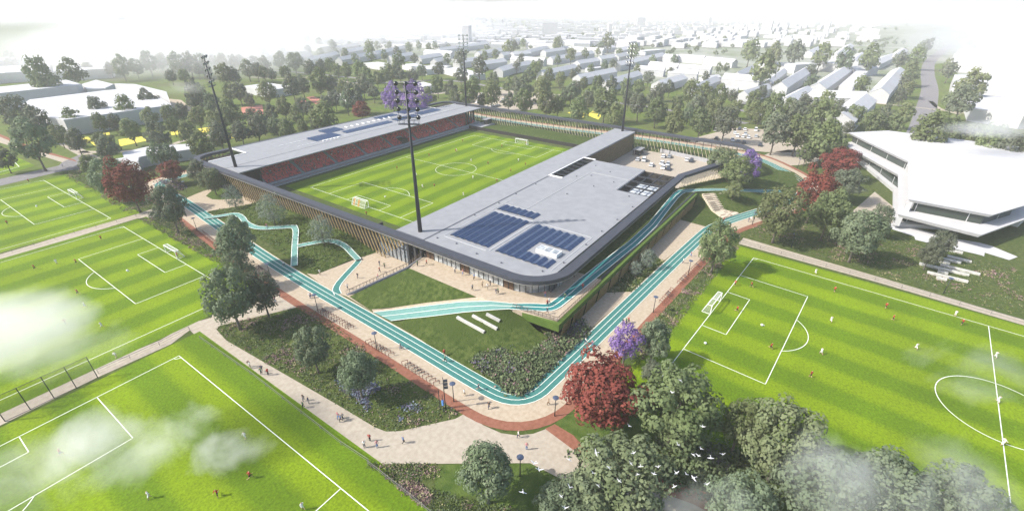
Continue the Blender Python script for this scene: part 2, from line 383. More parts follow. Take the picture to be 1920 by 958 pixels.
# --- grass mounds, ramp and upper walkway
DZ = 4.8
mZ = lambda x, y, z: G(x, y, z)
# mound with the zig-zag paths: rises to the slatted facade
def zmound(p):
    """height of the near mound: up against the facade, out at the track and plaza"""
    u = (p.x + 95.0) / 21.0
    edge = -0.6 if p.y < 0 else 0
    ty = min(max((p.y + 34.0) / 14.0, 0), 1) * min(max((34.0 - p.y) / 8.0, 0), 1)
    # track edge leans: about x = -91 at y = 40 and -94.6 at y = -24
    x0 = -91.0 - (40 - p.y) * 0.055
    u = min(max((p.x - x0) / (-74.4 - x0), 0), 1)
    return 3.4 * (u ** 1.2) * ty
OUT = [G(386, 396.5), G(400, 391), G(440, 385), G(484, 380), Vector((-74.4, 35, 0)), Vector((-74.4, 33, 0)), Vector((-74.4, 30, 0)), Vector((-74.4, 26, 0)), Vector((-74.4, 16, 0)), Vector((-74.4, 6, 0)), Vector((-74.4, -4, 0)), Vector((-74.4, -14, 0)), Vector((-74.4, -20, 0)), Vector((-74.4, -26, 0)), Vector((-74.4, -33.8, 0)),
       G(658, 489), G(593, 515), G(580, 513), G(560, 497), G(500, 457), G(440, 421)]
IN = []
for i in range(-34, 40, 2):
    for j in range(-94, -74, 2):
        IN.append(Vector((j + 0.31 * (i % 3) * 0.5, i + 0.2, 0)))
def inside(p, poly):
    c = False; n = len(poly)
    for i in range(n):
        a, b = poly[i], poly[i - 1]
        if (a.y > p.y) != (b.y > p.y) and p.x < (b.x - a.x) * (p.y - a.y) / (b.y - a.y) + a.x: c = not c
    return c
IN = [p for p in IN if inside(p, OUT)]
for p in OUT + IN: p.z = zmound(p)
OUT = [Vector((p.x, p.y, max(p.z, 0.04))) for p in OUT]; IN = [Vector((p.x, p.y, max(p.z, 0.05))) for p in IN]
terrain('grass_mound', OUT, MOUND, IN)
def on_mound(pxs):
    res = []
    for x, y in pxs:
        p = G(x, y, 0)
        for _ in range(8): p = G(x, y, zmound(p))
        res.append(p)
    return res
from mathutils.bvhtree import BVHTree
mo = [o for o in S.objects if o.name == 'grass_mound'][0]
MBV = BVHTree.FromPolygons([v.co[:] for v in mo.data.vertices], [tuple(p.vertices) for p in mo.data.polygons])
def zsnap(p):
    h = MBV.ray_cast(Vector((p.x, p.y, 30)), Vector((0, 0, -1))); return h[0].z if h[0] is not None else .06
def mound_path(pxs, w, name='path'):
    P = on_mound(pxs); Q = []
    P = smooth_line(P, 2)
    for a, b in zip(P, P[1:]):
        n = max(1, int((b - a).length / 1.0))
        Q += [a + (b - a) * i / n for i in range(n)]
    Q.append(P[-1])
    mb = MB(); Q = Q[::2] + [Q[-1]]; A = offset(Q, -w / 2); B = offset(Q, w / 2); n = len(Q)
    for lst in (A, B):
        for p in lst: p.z = zsnap(p) + 0.3
    for _ in range(3):
        for lst in (A, B):
            zz_ = [p.z for p in lst]
            for i in range(1, n - 1): lst[i].z = max(zz_[i], (zz_[i - 1] + zz_[i] + zz_[i + 1]) / 3)
    mb.add(A + B, [(i + 1, i, n + i, n + i + 1) for i in range(n - 1)][::1])
    mb.f = [tuple(reversed(f)) for f in mb.f]
    o = mb.build(name, TEAL_L); o['kind'] = 'structure'
    e = MB()
    for lst in (A, B):
        for p in lst: p.z += 0.03
        strip_mb(e, lst, -0.09, 0.09, 0)
    e.build('track_line', LINEW, o)
mound_path([(384, 410), (400, 409), (447, 399), (470, 432), (545, 426), (556, 427), (553, 460), (552, 500)], 1.7)
mound_path([(556, 463), (636, 449), (672, 489)], 1.7)
P = smooth_line([G(672, 489), G(671, 492), G(648, 516), G(628, 540), G(634, 552)], 2)
zz = strip('path', P, -0.85, 0.85, TEAL, 0.1)
e = MB(); strip_mb(e, P, -0.95, -0.77, 0.12); strip_mb(e, P, 0.77, 0.95, 0.12); e.build('track_line', LINEW, zz)

# ramp from the track up to the deck
RAMP_U = [(725, 577, .0), (752, 575, .6), (800, 568, 1.8), (850, 562.5, 3.2), (900, 556.5, DZ)]         # upper edge of sand strip
RAMP_M = [(700, 586, .0), (745, 581, .6), (790, 575, 1.6), (865, 566.5, 3.6), (920, 565.5, DZ), (966, 570, DZ)]
RAMP_L = [(733, 602, .0), (765, 598, .6), (805, 594, 1.6), (870, 586, 3.6), (925, 581.5, DZ), (955, 580, DZ)]
U = [G(*q) for q in RAMP_U]; Mi = [G(*q) for q in RAMP_M]; Lo = [G(*q) for q in RAMP_L]
terrain('ramp_path', [G(697, 580)] + U + [p for p in reversed(Mi[:5])], PAVE, lift=0.09)
rmp = terrain('ramp_track', Mi + list(reversed(Lo)), TEAL_L, lift=0.10)
c3 = [(a + b) / 2 for a, b in zip(Mi, Lo)]
e = MB(); strip_mb(e, c3, -0.09, 0.09, 0.15); strip_mb(e, Mi, -0.09, 0.09, 0.15); strip_mb(e, Lo, -0.09, 0.09, 0.15); e.build('track_line', LINEW, rmp)
# grass triangle between plaza wall and ramp
A_ = G(655, 556, 0.06); D_ = G(767.6, 503, DZ)
terrain('grass_mound', [A_, G(710, 529.5, 2.4), D_, G(828, 529, DZ), G(893, 556.5, DZ), U[3] + Vector((0, 0, .05)), U[2] + Vector((0, 0, .05)), U[1] + Vector((0, 0, .05)), G(697, 580, 0.06)], MOUND, [G(770, 540, 3.0), G(740, 535, 2.4)], lift=0.02)
# grass slope with the beam benches, falling to the flower bed
terrain('grass_mound', [G(747, 604, 0.06)] + [p + Vector((0, 0, .02)) for p in Lo[1:]] + [Vector((-79.6, -87.8, DZ - 0.25)), Vector((-79.9, -90.5, 3.6)), Vector((-79.9, -94.5, 1.5)), Vector((-79.4, -99.6, 0.3)), G(1097, 626, 0.05), G(1060, 664, 0.05), G(1017, 703, 0.05), G(976, 739, 0.05), G(966, 741.5, 0.05), G(955, 738, 0.05), G(887, 700, 0.05), G(800, 645, 0.05)], MOUND,
        [G(850, 640, .5), G(900, 612, 2.6), G(930, 595, 3.7), G(960, 600, 3.3), G(930, 650, 0.9), G(985, 620, 1.6), G(980, 680, .5), G(840, 605, 2.2)], lift=0.01)

# mound beside the far end of the upper walkway
WK_L = [(966, 570, DZ), (1000, 569.5, DZ), (1026, 571, DZ), (1034, 567, DZ), (1060, 547.5, DZ), (1090, 520, DZ), (1202.7, 435.6, DZ), (1250, 377.5, DZ), (1267.5, 357.5, DZ), (1285, 355.6, DZ), (1352, 353.8, 4.0), (1400, 355.5, 2.6), (1466, 357, .4)]
WK_R = [(955, 580, DZ), (987.5, 582, DZ), (1030, 584.5, DZ), (1047.5, 579, DZ), (1064, 566, DZ), (1111, 527.5, DZ), (1220, 438.5, DZ), (1259, 387, DZ), (1276, 366, DZ), (1288, 360, DZ), (1355, 357.5, 4.0), (1400, 360, 2.6), (1464, 364, .4)]
wl = smooth_line([G(*q) for q in WK_L], 1); wr = smooth_line([G(*q) for q in WK_R], 1)
n = len(wl); mb = MB(); mb.add([p + Vector((0, 0, .1)) for p in wl] + [p + Vector((0, 0, .1)) for p in wr], [(i, n + i, n + i + 1, i + 1) for i in range(n - 1)])
uw = mb.build('upper_track', TEAL_UP); uw['kind'] = 'structure'
e = MB(); cl = [(a + b) / 2 for a, b in zip(wl, wr)]
for q in (wl, wr, cl): strip_mb(e, q, -0.1, 0.1, 0.14)
e.build('track_line', LINEW, uw)
# mounds around the far end of the walkway
wrp = [p.copy() for p in wr if p.x > 15.2]; wlp = [p.copy() for p in wl if p.x > 10]
dn = lambda L, d=0.0: [p + Vector((0, 0, d)) for p in L]
terrain('grass_mound', [Vector((19.2, -100.4, DZ)), Vector((16.0, -98.5, DZ))] + dn(wrp) + [G(1466, 366, .1), G(1440, 386, .06), G(1416, 391.7, .06), G(1386, 401, .06), G(1352, 412, .06), G(1323, 425, .06), G(1273, 411.5, .06), Vector((19.0, -101.0, .06))], MOUND, [], lift=0.03)
terrain('grass_mound', [Vector((7.5, -94.0, DZ))] + dn(wlp) + [G(1500, 346, .06), G(1516, 342, .06), G(1490, 324, .06), G(1450, 307, .06), G(1426, 300, .06), Vector((84, -108, .05)), Vector((68, -110.5, 1.0)), Vector((52, -104.5, 2.8)), Vector((37, -98.6, 3.8)), Vector((29, -95.8, 4.6)), Vector((20, -93.6, DZ))], MOUND, [Vector((45, -112, 2.6)), Vector((60, -118, 1.0))], lift=0.03)
# ---------------------------------------------------------------- stadium building
ROOFG = M('roof_membrane', (0.235, 0.242, 0.256), (0.265, 0.272, 0.286), scale=0.4, rough=0.8, spec=0.25, detail=6)
SEAM = M('roof_seam', (0.12, 0.13, 0.15), rough=0.7)
FASC = M('dark_fascia', (0.040, 0.044, 0.057), (0.048, 0.052, 0.066), scale=0.6, rough=0.6, spec=0.4)
DARK = M('dark_metal', (0.03, 0.033, 0.04), rough=0.5, spec=0.4)
DWALL = M('dark_wall', (0.035, 0.032, 0.03), (0.05, 0.046, 0.042), scale=0.8, rough=0.8)
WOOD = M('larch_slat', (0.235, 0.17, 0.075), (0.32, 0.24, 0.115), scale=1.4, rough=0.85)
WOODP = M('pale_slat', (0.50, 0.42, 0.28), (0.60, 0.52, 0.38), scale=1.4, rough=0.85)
CONC = M('concrete', (0.30, 0.30, 0.31), (0.36, 0.36, 0.37), scale=0.8, rough=0.9)
GLASS = M('window_glass', (0.30, 0.34, 0.38), rough=0.08, spec=0.9)
GLASS2 = M('bright_glass', (0.46, 0.49, 0.50), (0.20, 0.22, 0.235), scale=0.6, rough=0.1, spec=0.9)
GLASSD = M('dark_glass', (0.05, 0.06, 0.07), rough=0.05, spec=0.9)
BROWN = M('brown_door', (0.09, 0.055, 0.035), rough=0.6)
SOLAR = M('solar_cell', (0.016, 0.034, 0.085), (0.035, 0.06, 0.13), scale=2.2, rough=0.28, spec=0.6, detail=8)
GREENF = M('green_fascia', (0.065, 0.115, 0.016), (0.09, 0.145, 0.024), scale=0.8, rough=0.9)
RT = 9.3
sb = thing('stadium_building', 'long grey clubhouse with rounded dark rim and blue solar panels on its roof', 'building', (0, -70, 0))
def part(mb, name, mt, par, smooth=False):
    o = mb.build(name, mt, par, smooth); o.location = -Vector(par.location); return o
# roof: wide slab minus the truss slot and the courtyard void
mb = MB()
T0 = RT - 0.7
mb.prism([(-73.0, -42.2), (77.6, -41.8), (76.4, -53.2), (-73.0, -53.2)], T0, RT)
mb.prism([(-73.0, -53.2), (-6.6, -53.2), (-6.6, -91.6), (-67.0, -91.6), (-69.5, -90.5), (-71.6, -88.2), (-72.7, -85.4), (-73.0, -82.5)], T0, RT)
mb.prism([(-6.6, -58.3), (20.8, -58.3), (20.5, -80.0), (-6.6, -80.0)], T0, RT)
roof = part(mb, 'roof', ROOFG, sb)
def rpart(mb, name, mt):
    return mb.build(name, mt, roof)
mb = MB(); mb.box((-39.9, -53.2, RT + .06), (66.2, .32, .12)); mb.box((-73.0 + 0.2, -48, RT + .02), (.2, 11, .04)); rpart(mb, 'roof_seam', SEAM)
mb = MB()
mb.box((-20.5, -64.1, RT + .05), (52, .22, .1)); mb.box((-56.7, -71.6, RT + .05), (21.5, .3, .1)); mb.box((7, -79.3, RT + .04), (27, .2, .08)); mb.box((5.4, -72, RT + .04), (.2, 15, .08))
mb.box((-45.6, -64.6, RT + .04), (.25, 15.4, .08)); mb.box((-45.2, -81, RT + .04), (.25, 17.4, .08)); mb.box((-68, -63.6, RT + .04), (.25, 14.6, .08)); mb.box((-57, -55.9, RT + .04), (21, .2, .08)); mb.box((-56, -90, RT + .04), (22, .2, .08)); mb.box((-40, -55.6, RT + .04), (10, .2, .08)); mb.box((-39.2, -62, RT + .04), (.2, 12, .08))
rpart(mb, 'roof_trim', M('pale_trim', (.40, .41, .42), rough=.8))
for x, y in [(-70, -55.5), (-69.5, -62), (-70.8, -70), (-71, -78), (-68.6, -88.5), (-62, -90.6), (-50, -90.6), (-40, -90.4), (-30, -90.6), (-18, -90.5), (-52, -54), (-40, -54.2), (-30, -54), (-18, -54.2), (-8, -72), (2, -66), (10, -70), (0, -76), (14, -62), (-2, -62), (-20, -68), (-10, -86)]:
    rpart(MB().lathe([(0.0, .32), (.22, .3), (.22, 0)], (x, y, RT), 8), 'roof_vent', SEAM)
# solar fields: long shallow tent rows along the roof
def solar_rows(x0, x1, y0, y1, n, skip=None):
    mb = MB(); w = (y1 - y0) / n
    for i in range(n):
        ya = y0 + i * w + 0.06; yb = y0 + (i + 1) * w - 0.06; ym = (ya + yb) / 2
        segs = [(x0, x1)]
        if skip and not (yb < skip[2] or ya > skip[3]): segs = [(x0, skip[0]), (skip[1], x1)]
        for a, b in segs:
            if b - a < 0.5: continue
            k = max(1, int((b - a) / 1.7)); st = (b - a) / k
            for j in range(k):
                p, q = a + j * st + 0.03, a + (j + 1) * st - 0.03
                for (ys, zs), (ye, ze) in (((ya, .1), (ym - .02, .5)), ((ym + .02, .5), (yb, .1))):
                    mb.add([(p, ys, RT + zs), (q, ys, RT + zs), (q, ye, RT + ze), (p, ye, RT + ze)], [(0, 1, 2, 3)])
    return mb
SR = MB()
for nm, args in (('solar_array', (-66.6, -46.6, -70.4, -56.8, 6)), ('solar_array', (-67, -46.9, -88.9, -72.8, 7, (-62.5, -56.0, -88.6, -81.6))), ('solar_array', (-44.3, -40.0, -70.2, -56.4, 6))):
    rpart(solar_rows(*args), nm, SOLAR)
mb = MB(); mb.prism([(-61.2, -88.0), (-58.4, -88.0), (-58.4, -81.9), (-61.2, -81.9)], RT, RT + 1.0); sk = rpart(mb, 'skylight', WHITE)
mb = MB()
for i in range(3): mb.add([(-61.0, -87.8 + i * 2.0, RT + 1.02), (-58.6, -87.8 + i * 2.0, RT + 1.02), (-58.6, -86.0 + i * 2.0, RT + 1.02), (-61.0, -86.0 + i * 2.0, RT + 1.02)], [(0, 1, 2, 3)])
mb.build('pane', GLASS2, sk)
# open truss slot
mb = MB()
for y in (-53.4, -58.1): mb.bar((-6.6, y, RT - .15), (21, y, RT - .15), .35); mb.bar((-6.6, y, RT - 2), (21, y, RT - 2), .25)
for i in range(8):
    x = -6.6 + i * 3.94
    mb.bar((x, -53.4, RT - .15), (x, -58.1, RT - .15), .3)
    if i < 7: mb.bar((x, -53.4, RT - .15), (x + 3.94, -58.1, RT - .15), .22); mb.bar((x, -53.4, RT - 2), (x, -53.4, RT - .15), .2)
rpart(mb, 'truss', DARK)
mb = MB(); mb.box((-6.6, -55.75, RT + .1), (.9, 5.6, .2)); mb.box((21.2, -55.75, RT + .1), (.8, 5.2, .2)); mb.box((7, -53.0, RT + .12), (28.4, .35, .22)); rpart(mb, 'roof_edging', WHITE)
mb = MB(); mb.box((7, -55.8, 5.0), (27.4, 4.6, .2)); part(mb, 'upper_floor', CONC, sb)
# courtyard void: beams across and a glazed lower roof
mb = MB()
for x in (-6.4, -0.2, 5.8, 12.0): mb.box((x + .2, -85.8, RT - .25), (.45, 11.6, .5))
for y in (-83.8, -87.6): mb.box((6.5, y, RT - .3), (26, .3, .4))
rpart(mb, 'roof_beam', DARK)
mb = MB(); mb.box((2.0, -86.6, 7.4), (13.5, 8.8, .3)); part(mb, 'glazed_roof', M('glazed_white', (.55, .58, .6), rough=.2, spec=.6), sb)
mb = MB(); mb.prism([(-6.6, -80), (20.5, -80), (20.5, -79.7), (-6.6, -79.7)], 0, T0); mb.prism([(-6.9, -91), (-6.6, -91), (-6.6, -80), (-6.9, -80)], 0, T0); mb.box((7, -85.8, 3.0), (27, 11.4, .3)); mb.box((20.7, -86.0, 4.3), (.4, 12.6, 8.6)); part(mb, 'courtyard_wall', DWALL, sb)
# walls
mb = MB()
mb.box((49, -52.7, T0 / 2), (55.5, .5, T0)); mb.box((20.4, -66.5, T0 / 2), (.4, 26, T0)); mb.box((76.0, -47.3, T0 / 2), (.5, 10.2, T0)); mb.box((2, -43.4, 2.4), (148, .4, 4.8)); mb.box((-24, -91.0, (DZ + T0) / 2), (90, .5, T0 - DZ)); mb.box((-72, -33.6, 4.3), (3, .4, 8.6))
part(mb, 'wall', DWALL, sb)
mb = MB()
for i in range(62):
    x = 22 + i * .87; mb.bar((x - .5, -53.15, .3), (x + .3, -53.15, T0), .14, .22)
part(mb, 'slat_screen', WOOD, sb)
mb = MB()
for i in range(40):
    x = -68.6 + i * 2.2; mb.box((x, -91.4, (DZ + T0) / 2), (1.7, .3, T0 - DZ - .4))
part(mb, 'window_band', GLASSD, sb)
# cafe front with rounded glass corner at deck level
cx_, cy_, cr = -64.2, -82.2, 9.6
arcp = [(cx_ - cr * math.cos(a), cy_ - cr * math.sin(a)) for a in [R(d) for d in range(0, 91, 9)]]
front = [(-73.8, -54.5)] + arcp
mm = MB(); pieces = []
seq = []
for a, b in zip(front, front[1:]):
    a = Vector(a); b = Vector(b); d = b - a; n = max(1, round(d.length / 1.5))
    for i in range(n): seq.append((a + d * i / n, a + d * (i + 1) / n))
for i, (a, b) in enumerate(seq):
    isd = i in (0, 1, 8, 9, 17, 18)
    if pieces and pieces[-1][0] == isd: t = pieces[-1][1]
    else: t = MB(); pieces.append((isd, t))
    z0, z1 = DZ, T0
    t.add([(a.x, a.y, z0), (a.x, a.y, z1), (b.x, b.y, z1), (b.x, b.y, z0)], [(0, 1, 2, 3)])
    mm.bar((a.x - .04, a.y - .02, z0), (a.x - .04, a.y - .02, z1), .13)
for isd, t in pieces: part(t, 'door' if isd else 'glass_front', BROWN if isd else GLASS2, sb)
part(mm, 'mullion', DARK, sb)
# ground-floor side under the deck: timber posts and dark recess
mb = MB(); mb.box((-30, -97.9, 2.2), (96, .4, 4.4)); part(mb, 'lower_wall', DWALL, sb)
mb = MB(); gds = []
for i in range(58):
    x = -77.4 + i * 1.62; y = -98.6 - 0.0185 * (x + 78) * 1.0
    for k in range(3 if i % 4 != 2 else 1):
        xx = x + k * .45; mb.bar((xx, y - 0.55, 0), (xx + .25, y - 1.0, 3.6), .16, .22)
    if i % 4 == 2: part(MB().box((x + .7, y + .0, 1.6), (1.1, .12, 3.0)), 'glass_door', GLASS, sb)
part(mb, 'timber_post', WOOD, sb)
# gate hall: columns and glass between mound and deck
mb = MB(); mc = MB()
for i in range(12):
    y = -35 - i * 1.75; mb.bar((-73.6, y, 0), (-73.6, y, 8.4), .2)
mb.box((-73.6, -44.5, 4.4), (.25, 20, .3))
part(mb, 'gate_mullion', DARK, sb)
mb = MB(); mb.add([(-73.5, -34.5, .05), (-73.5, -34.5, 8.4), (-73.5, -47.5, 8.4), (-73.5, -47.5, .05)], [(0, 1, 2, 3)]); part(mb, 'gate_glass', glass_mat('thin_glass', (.35, .42, .48), .45), sb)
for y in (-48.2, -51.0, -53.4): part(MB().box((-74.2, y, 4.2), (.9, .8, 8.5)), 'column', DARK, sb)
# deck
mb = MB()
dk = [(-79.6, -87.9), (-78.3, -98.5), (-57.0, -98.9), (-57.0, -91), (-64, -91), (-73.5, -82), (-73.5, -53.6), (-79.6, -55.3), (-81.2, -56)]
E1 = [G(767.6, 503, DZ), G(893, 556.5, DZ), G(920, 565.3, DZ), G(940, 566, DZ), G(958, 579.5, DZ)]
dk = [(p.x, p.y) for p in E1] + [(-78.3, -98.5), (-57.0, -98.9), (-57.0, -91), (-60, -91), (-72, -85), (-72.6, -82), (-72.6, -52.4)]
mb.prism(dk, DZ - 1.2, DZ); deck = part(mb, 'deck', PAVE, sb)
mb = MB(); mb.prism([(-57.0, -98.9), (19.0, -100.4), (20, -97), (20, -91), (-57, -91)], DZ - 1.2, DZ - .02); part(mb, 'planted_deck', MOUND, sb)
mb = MB()
pe = [Vector((-79.7, -87.7, 0)), Vector((-78.4, -98.7, 0)), Vector((-57.0, -99.1, 0)), Vector((19.0, -100.6, 0))]
mb.prism([(-79.65, -87.9), (-80.1, -88.0), (-79.2, -99.5), (-78.35, -98.6)], DZ - 2.0, DZ - .12)
mb.prism([(-78.35, -98.6), (-79.2, -99.5), (-57.0, -99.7), (-57.0, -98.95)], lambda p: DZ - 1.9 + .55 * min(1, (p.x + 79.2) / 10), DZ - .12)
mb.prism([(-57.0, -98.95), (-57.0, -99.7), (19, -101.2), (19, -100.45)], DZ - 1.35, DZ - .12)
part(mb, 'green_parapet', GREENF, sb)
mb = MB(); mb.prism([(-57.0, -98.2), (-57.0, -98.75), (19, -100.25), (19, -99.7)], DZ - .4, DZ + .06); part(mb, 'gutter', DARK, sb)
def railing(name, P, h=1.1, step=.9, mt=DARK, par=None, fine=.35):
    mb = MB()
    for a, b in zip(P, P[1:]):
        d = b - a; n = max(1, round(d.length / step))
        for i in range(n + 1): p = a + d * i / n; mb.bar(p, p + Vector((0, 0, h)), .07)
        mb.bar(a + Vector((0, 0, h)), b + Vector((0, 0, h)), .09); mb.bar(a + Vector((0, 0, .12)), b + Vector((0, 0, .12)), .05)
        n2 = max(1, round(d.length / fine))
        for i in range(n2): p = a + d * i / n2; mb.bar(p + Vector((0, 0, .12)), p + Vector((0, 0, h)), .025)
    return mb
rl = railing('railing', [p + Vector((0, 0, DZ)) for p in pe[:2]] + [Vector((-58, -99.05, DZ))], par=sb); part(rl, 'railing', M('bronze_rail', (.10, .075, .06), rough=.6), sb)

# stair wall between plaza and grass slope
rw = MB()
a = Vector(G(650, 553)); b = Vector(G(774, 497, DZ)); b2 = Vector((-75.5, -53.8, DZ))
n = (b - a); n.z = 0; n.normalize(); q = Vector((-n.y, n.x, 0)) * .25
def wallseg(mb, a, b, h, z0=0):
    mb.add([(*(a - q).xy, z0), (*(b - q).xy, z0), (*(b + q).xy, z0), (*(a + q).xy, z0), (*(a - q).xy, a.z + h), (*(b - q).xy, b.z + h), (*(b + q).xy, b.z + h), (*(a + q).xy, a.z + h)], [(3, 2, 1, 0), (4, 5, 6, 7), (0, 1, 5, 4), (1, 2, 6, 5), (2, 3, 7, 6), (3, 0, 4, 7)])
wallseg(rw, a, Vector((-80.9, -54.4, DZ - .1)), .2); wallseg(rw, Vector((-80.9, -54.4, DZ - .1)), Vector((-74, -53.4, DZ)), .2)
wt = thing('retaining_wall', 'sloping concrete wall with handrail between sand plaza and grass slope', 'wall', a)
o = rw.build('wall_body', CONC, wt); o.location = -a
rl = railing('handrail', [a + Vector((0, 0, .2)), Vector((-80.9, -54.4, DZ + .1)), Vector((-74, -53.4, DZ + .2))]); o = rl.build('handrail', M('bronze_rail', (.1, .08, .06)), wt); o.location = -a

# ---------------------------------------------------------------- ring: rim band on slats and columns around the whole stadium
ring = thing('ring_canopy', 'dark continuous rim band on timber slats wrapping round the whole stadium', 'canopy', (0, 0, 0))
def rounded(P, rads):
    out = []; n = len(P)
    for i, p in enumerate(P):
        p = Vector(p); a = Vector(P[i - 1]); b = Vector(P[(i + 1) % n]); r = rads[i]
        if r == 0: out.append(p); continue
        da = (a - p).normalized(); db = (b - p).normalized(); ang = da.angle(db); t = r / math.tan(ang / 2)
        c = p + (da + db).normalized() * (r / math.sin(ang / 2)); s0 = p + da * t; s1 = p + db * t
        a0 = math.atan2(s0.y - c.y, s0.x - c.x); a1 = math.atan2(s1.y - c.y, s1.x - c.x)
        dd = (a1 - a0 + math.pi) % (2 * math.pi) - math.pi
        k = 14
        for j in range(k + 1): out.append(Vector((c.x + r * math.cos(a0 + dd * j / k), c.y + r * math.sin(a0 + dd * j / k))))
    return out
RP_OUT = [(-76.1, 81.4), (-76.1, -95.0), (21, -95.0), (40, -101.2), (68, -112), (80.0, -106), (81.6, -60), (83.2, 0), (84.4, 82.4)]
RP_R = [9, 11.5, 0, 0, 9, 9, 0, 0, 8]
RO = rounded(RP_OUT, RP_R)
def inset(P, d):
    n = len(P); out = []
    for i, p in enumerate(P):
        a = P[i - 1]; b = P[(i + 1) % n]
        t1 = (p - a); t2 = (b - p)
        if t1.length < 1e-5: t1 = t2
        if t2.length < 1e-5: t2 = t1
        t1 = t1.normalized(); t2 = t2.normalized()
        n1 = Vector((-t1.y, t1.x)); n2 = Vector((-t2.y, t2.x)); nn = n1 + n2; nn = nn / max(nn.dot(n1), .4)
        out.append(p + nn * d)
    return out
ZT, ZB = 9.75, 8.75
def w_at(p):
    return 2.6
RI = inset(RO, 2.5); RI2 = inset(RO, 2.3)
n = len(RO); mb = MB()
vs = [(p.x, p.y, ZB) for p in RO] + [(p.x, p.y, ZT) for p in RO] + [(p.x, p.y, ZT) for p in RI] + [(p.x, p.y, ZB) for p in RI]
fs = []
for i in range(n):
    j = (i + 1) % n
    for k in range(4):
        k2 = (k + 1) % 4
        fs.append((k * n + i, k * n + j, k2 * n + j, k2 * n + i))
mb.add(vs, fs); rim = part(mb, 'rim_band', FASC, ring)
mb = MB()
e2 = inset(RO, -.05); e3 = inset(RO, 2.55)
for E_, z0, z1 in ((e2, ZB - .12, ZB + .02),):
    for i in range(n):
        j = (i + 1) % n; mb.add([(*E_[i], z0), (*E_[j], z0), (*E_[j], z1), (*E_[i], z1)], [(0, 1, 2, 3)])
mb.build('edge_trim', M('trim_grey', (.35, .33, .3), rough=.6), rim)
def walk(P, step, closed=False):
    out = []; acc = 0.0
    for a, b in zip(P, P[1:] + (P[:1] if closed else [])):
        d = b - a; L = d.length
        while acc < L: out.append((a + d * (acc / L), d.normalized())); acc += step
        acc -= L
    return out
SL = inset(RO, .9)
def seg(f): return [p for p in SL if f(p)]
sl_near = MB(); sl_far = MB()
def arch(y):           # underside of the slats around the two gate openings
    if abs(y - 57) < 12.5: return 6.4 * (1 - ((y - 57) / 12.5) ** 2) ** .5
    return 0
for p, d in walk(SL, 1.6, True):
    dv = Vector((d.x, d.y, 0))
    if p.x < -60 and p.y > -36:      # near side and around the back-left corner
        low = max(zmound(Vector((-74.4, p.y, 0))) if p.x < -70 else 0, arch(p.y) if p.x < -70 else 0)
        if p.y < -30: low = max(low, 0)
        a = Vector((p.x + .35, p.y, ZB)); sl = 0.42
        bpt = a + dv * (sl * (ZB - low)) ; bpt.z = low - .1; bpt.x -= .15
        if low < 7.5: sl_near.bar(a, bpt, .22, .34)
for p, d in walk(SL, 1.6, True):
    dv = Vector((d.x, d.y, 0))
    if p.x < -70 and -50 < p.y <= -36 :
        a = Vector((p.x + .35, p.y + 0, ZB)); low = max(1.0, 8.6 - (p.y + 50) * .50); bpt = a + dv * (.42 * (ZB - low)); bpt.z = low
        if low < 8: sl_near.bar(a, bpt, .26, .42)
for p, d in walk(SL, 1.85, True):
    dv = Vector((d.x, d.y, 0))
    far = p.x > 62 and -108 < p.y < 78
    rgt_ = p.x > 22 and p.y < -94
    if far or rgt_:
        a = Vector((p.x, p.y, ZB)); lo_ = 0 if far else max(0, 4.0 - .06 * (p.x - 22))
        bpt = a + dv * (-.42 * (ZB - lo_)); bpt.z = lo_
        sl_far.bar(a, bpt, .14, .16)
        if rgt_ and not far:
            a2 = a + dv * .87; b2 = bpt + dv * .87; sl_far.bar(a2, b2, .2, .3)
for p, d in walk(inset(RO, 2.0), 3.8, True):
    if p.x > 68 and -104 < p.y < 70: part(MB().bar((p.x, p.y, 0), (p.x, p.y, ZB), .2), 'column', DARK, ring)
    if False: part(MB().bar((p.x, p.y, 0), (p.x, p.y, ZB), .3), 'column', DARK, ring)
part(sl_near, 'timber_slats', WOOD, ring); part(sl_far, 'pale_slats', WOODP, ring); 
mb = MB(); mb.box((-73.0, 0.0, 4.35), (.4, 66.4, 8.7)); mb.box((-73.0, 56.2, 4.35), (.4, 45.6, 8.7)); part(mb, 'inner_wall', DWALL, ring)
mb = MB(); mb.add([(-73.6, 43.5, 0), (-73.6, 43.5, 7.2), (-73.6, 71, 7.2), (-73.6, 71, 0)], [(0, 1, 2, 3)]); part(mb, 'gate_glass', GLASSD, ring)
mb = MB()
for i in range(15): mb.bar((-73.8, 43.5 + i * 1.95, 0), (-73.8, 43.5 + i * 1.95, 7.2), .16)
mb.box((-73.8, 57, 3.3), (.14, 27, .16)); part(mb, 'gate_mullion', DARK, ring)


# ---------------------------------------------------------------- grandstand
gs = thing('grandstand', 'roofed grandstand with red seats along the far touchline of the stadium pitch', 'grandstand', (0, 60, 0))
SEAT = M('red_seat', (0.74, 0.11, 0.11), (0.84, 0.18, 0.17), scale=3, rough=.6)
srnd = random.Random(8); SEAT2 = M('deep_red_seat', (0.60, 0.075, 0.08), rough=.6); SEAT3 = M('folded_seat', (0.22, 0.10, 0.10), rough=.6)
STEP = M('grey_step', (0.33, 0.335, 0.35), (0.39, 0.395, 0.41), scale=1, rough=.9)
SR0 = 10.0
mb = MB()
mb.prism([(-73.6, 42.4), (76.5, 46.2), (76.5, 56.0), (-73.6, 51.8)], SR0 - .4, SR0)
mb.prism([(-73.6, 52.0), (76.5, 56.2), (76.2, 66.6), (59.5, 67.2), (59.5, 79.4), (-58.5, 78.4), (-58.5, 66.2), (-73.6, 66.2)], SR0 - .5, SR0 + .03)
sroof = part(mb, 'roof', ROOFG, gs)
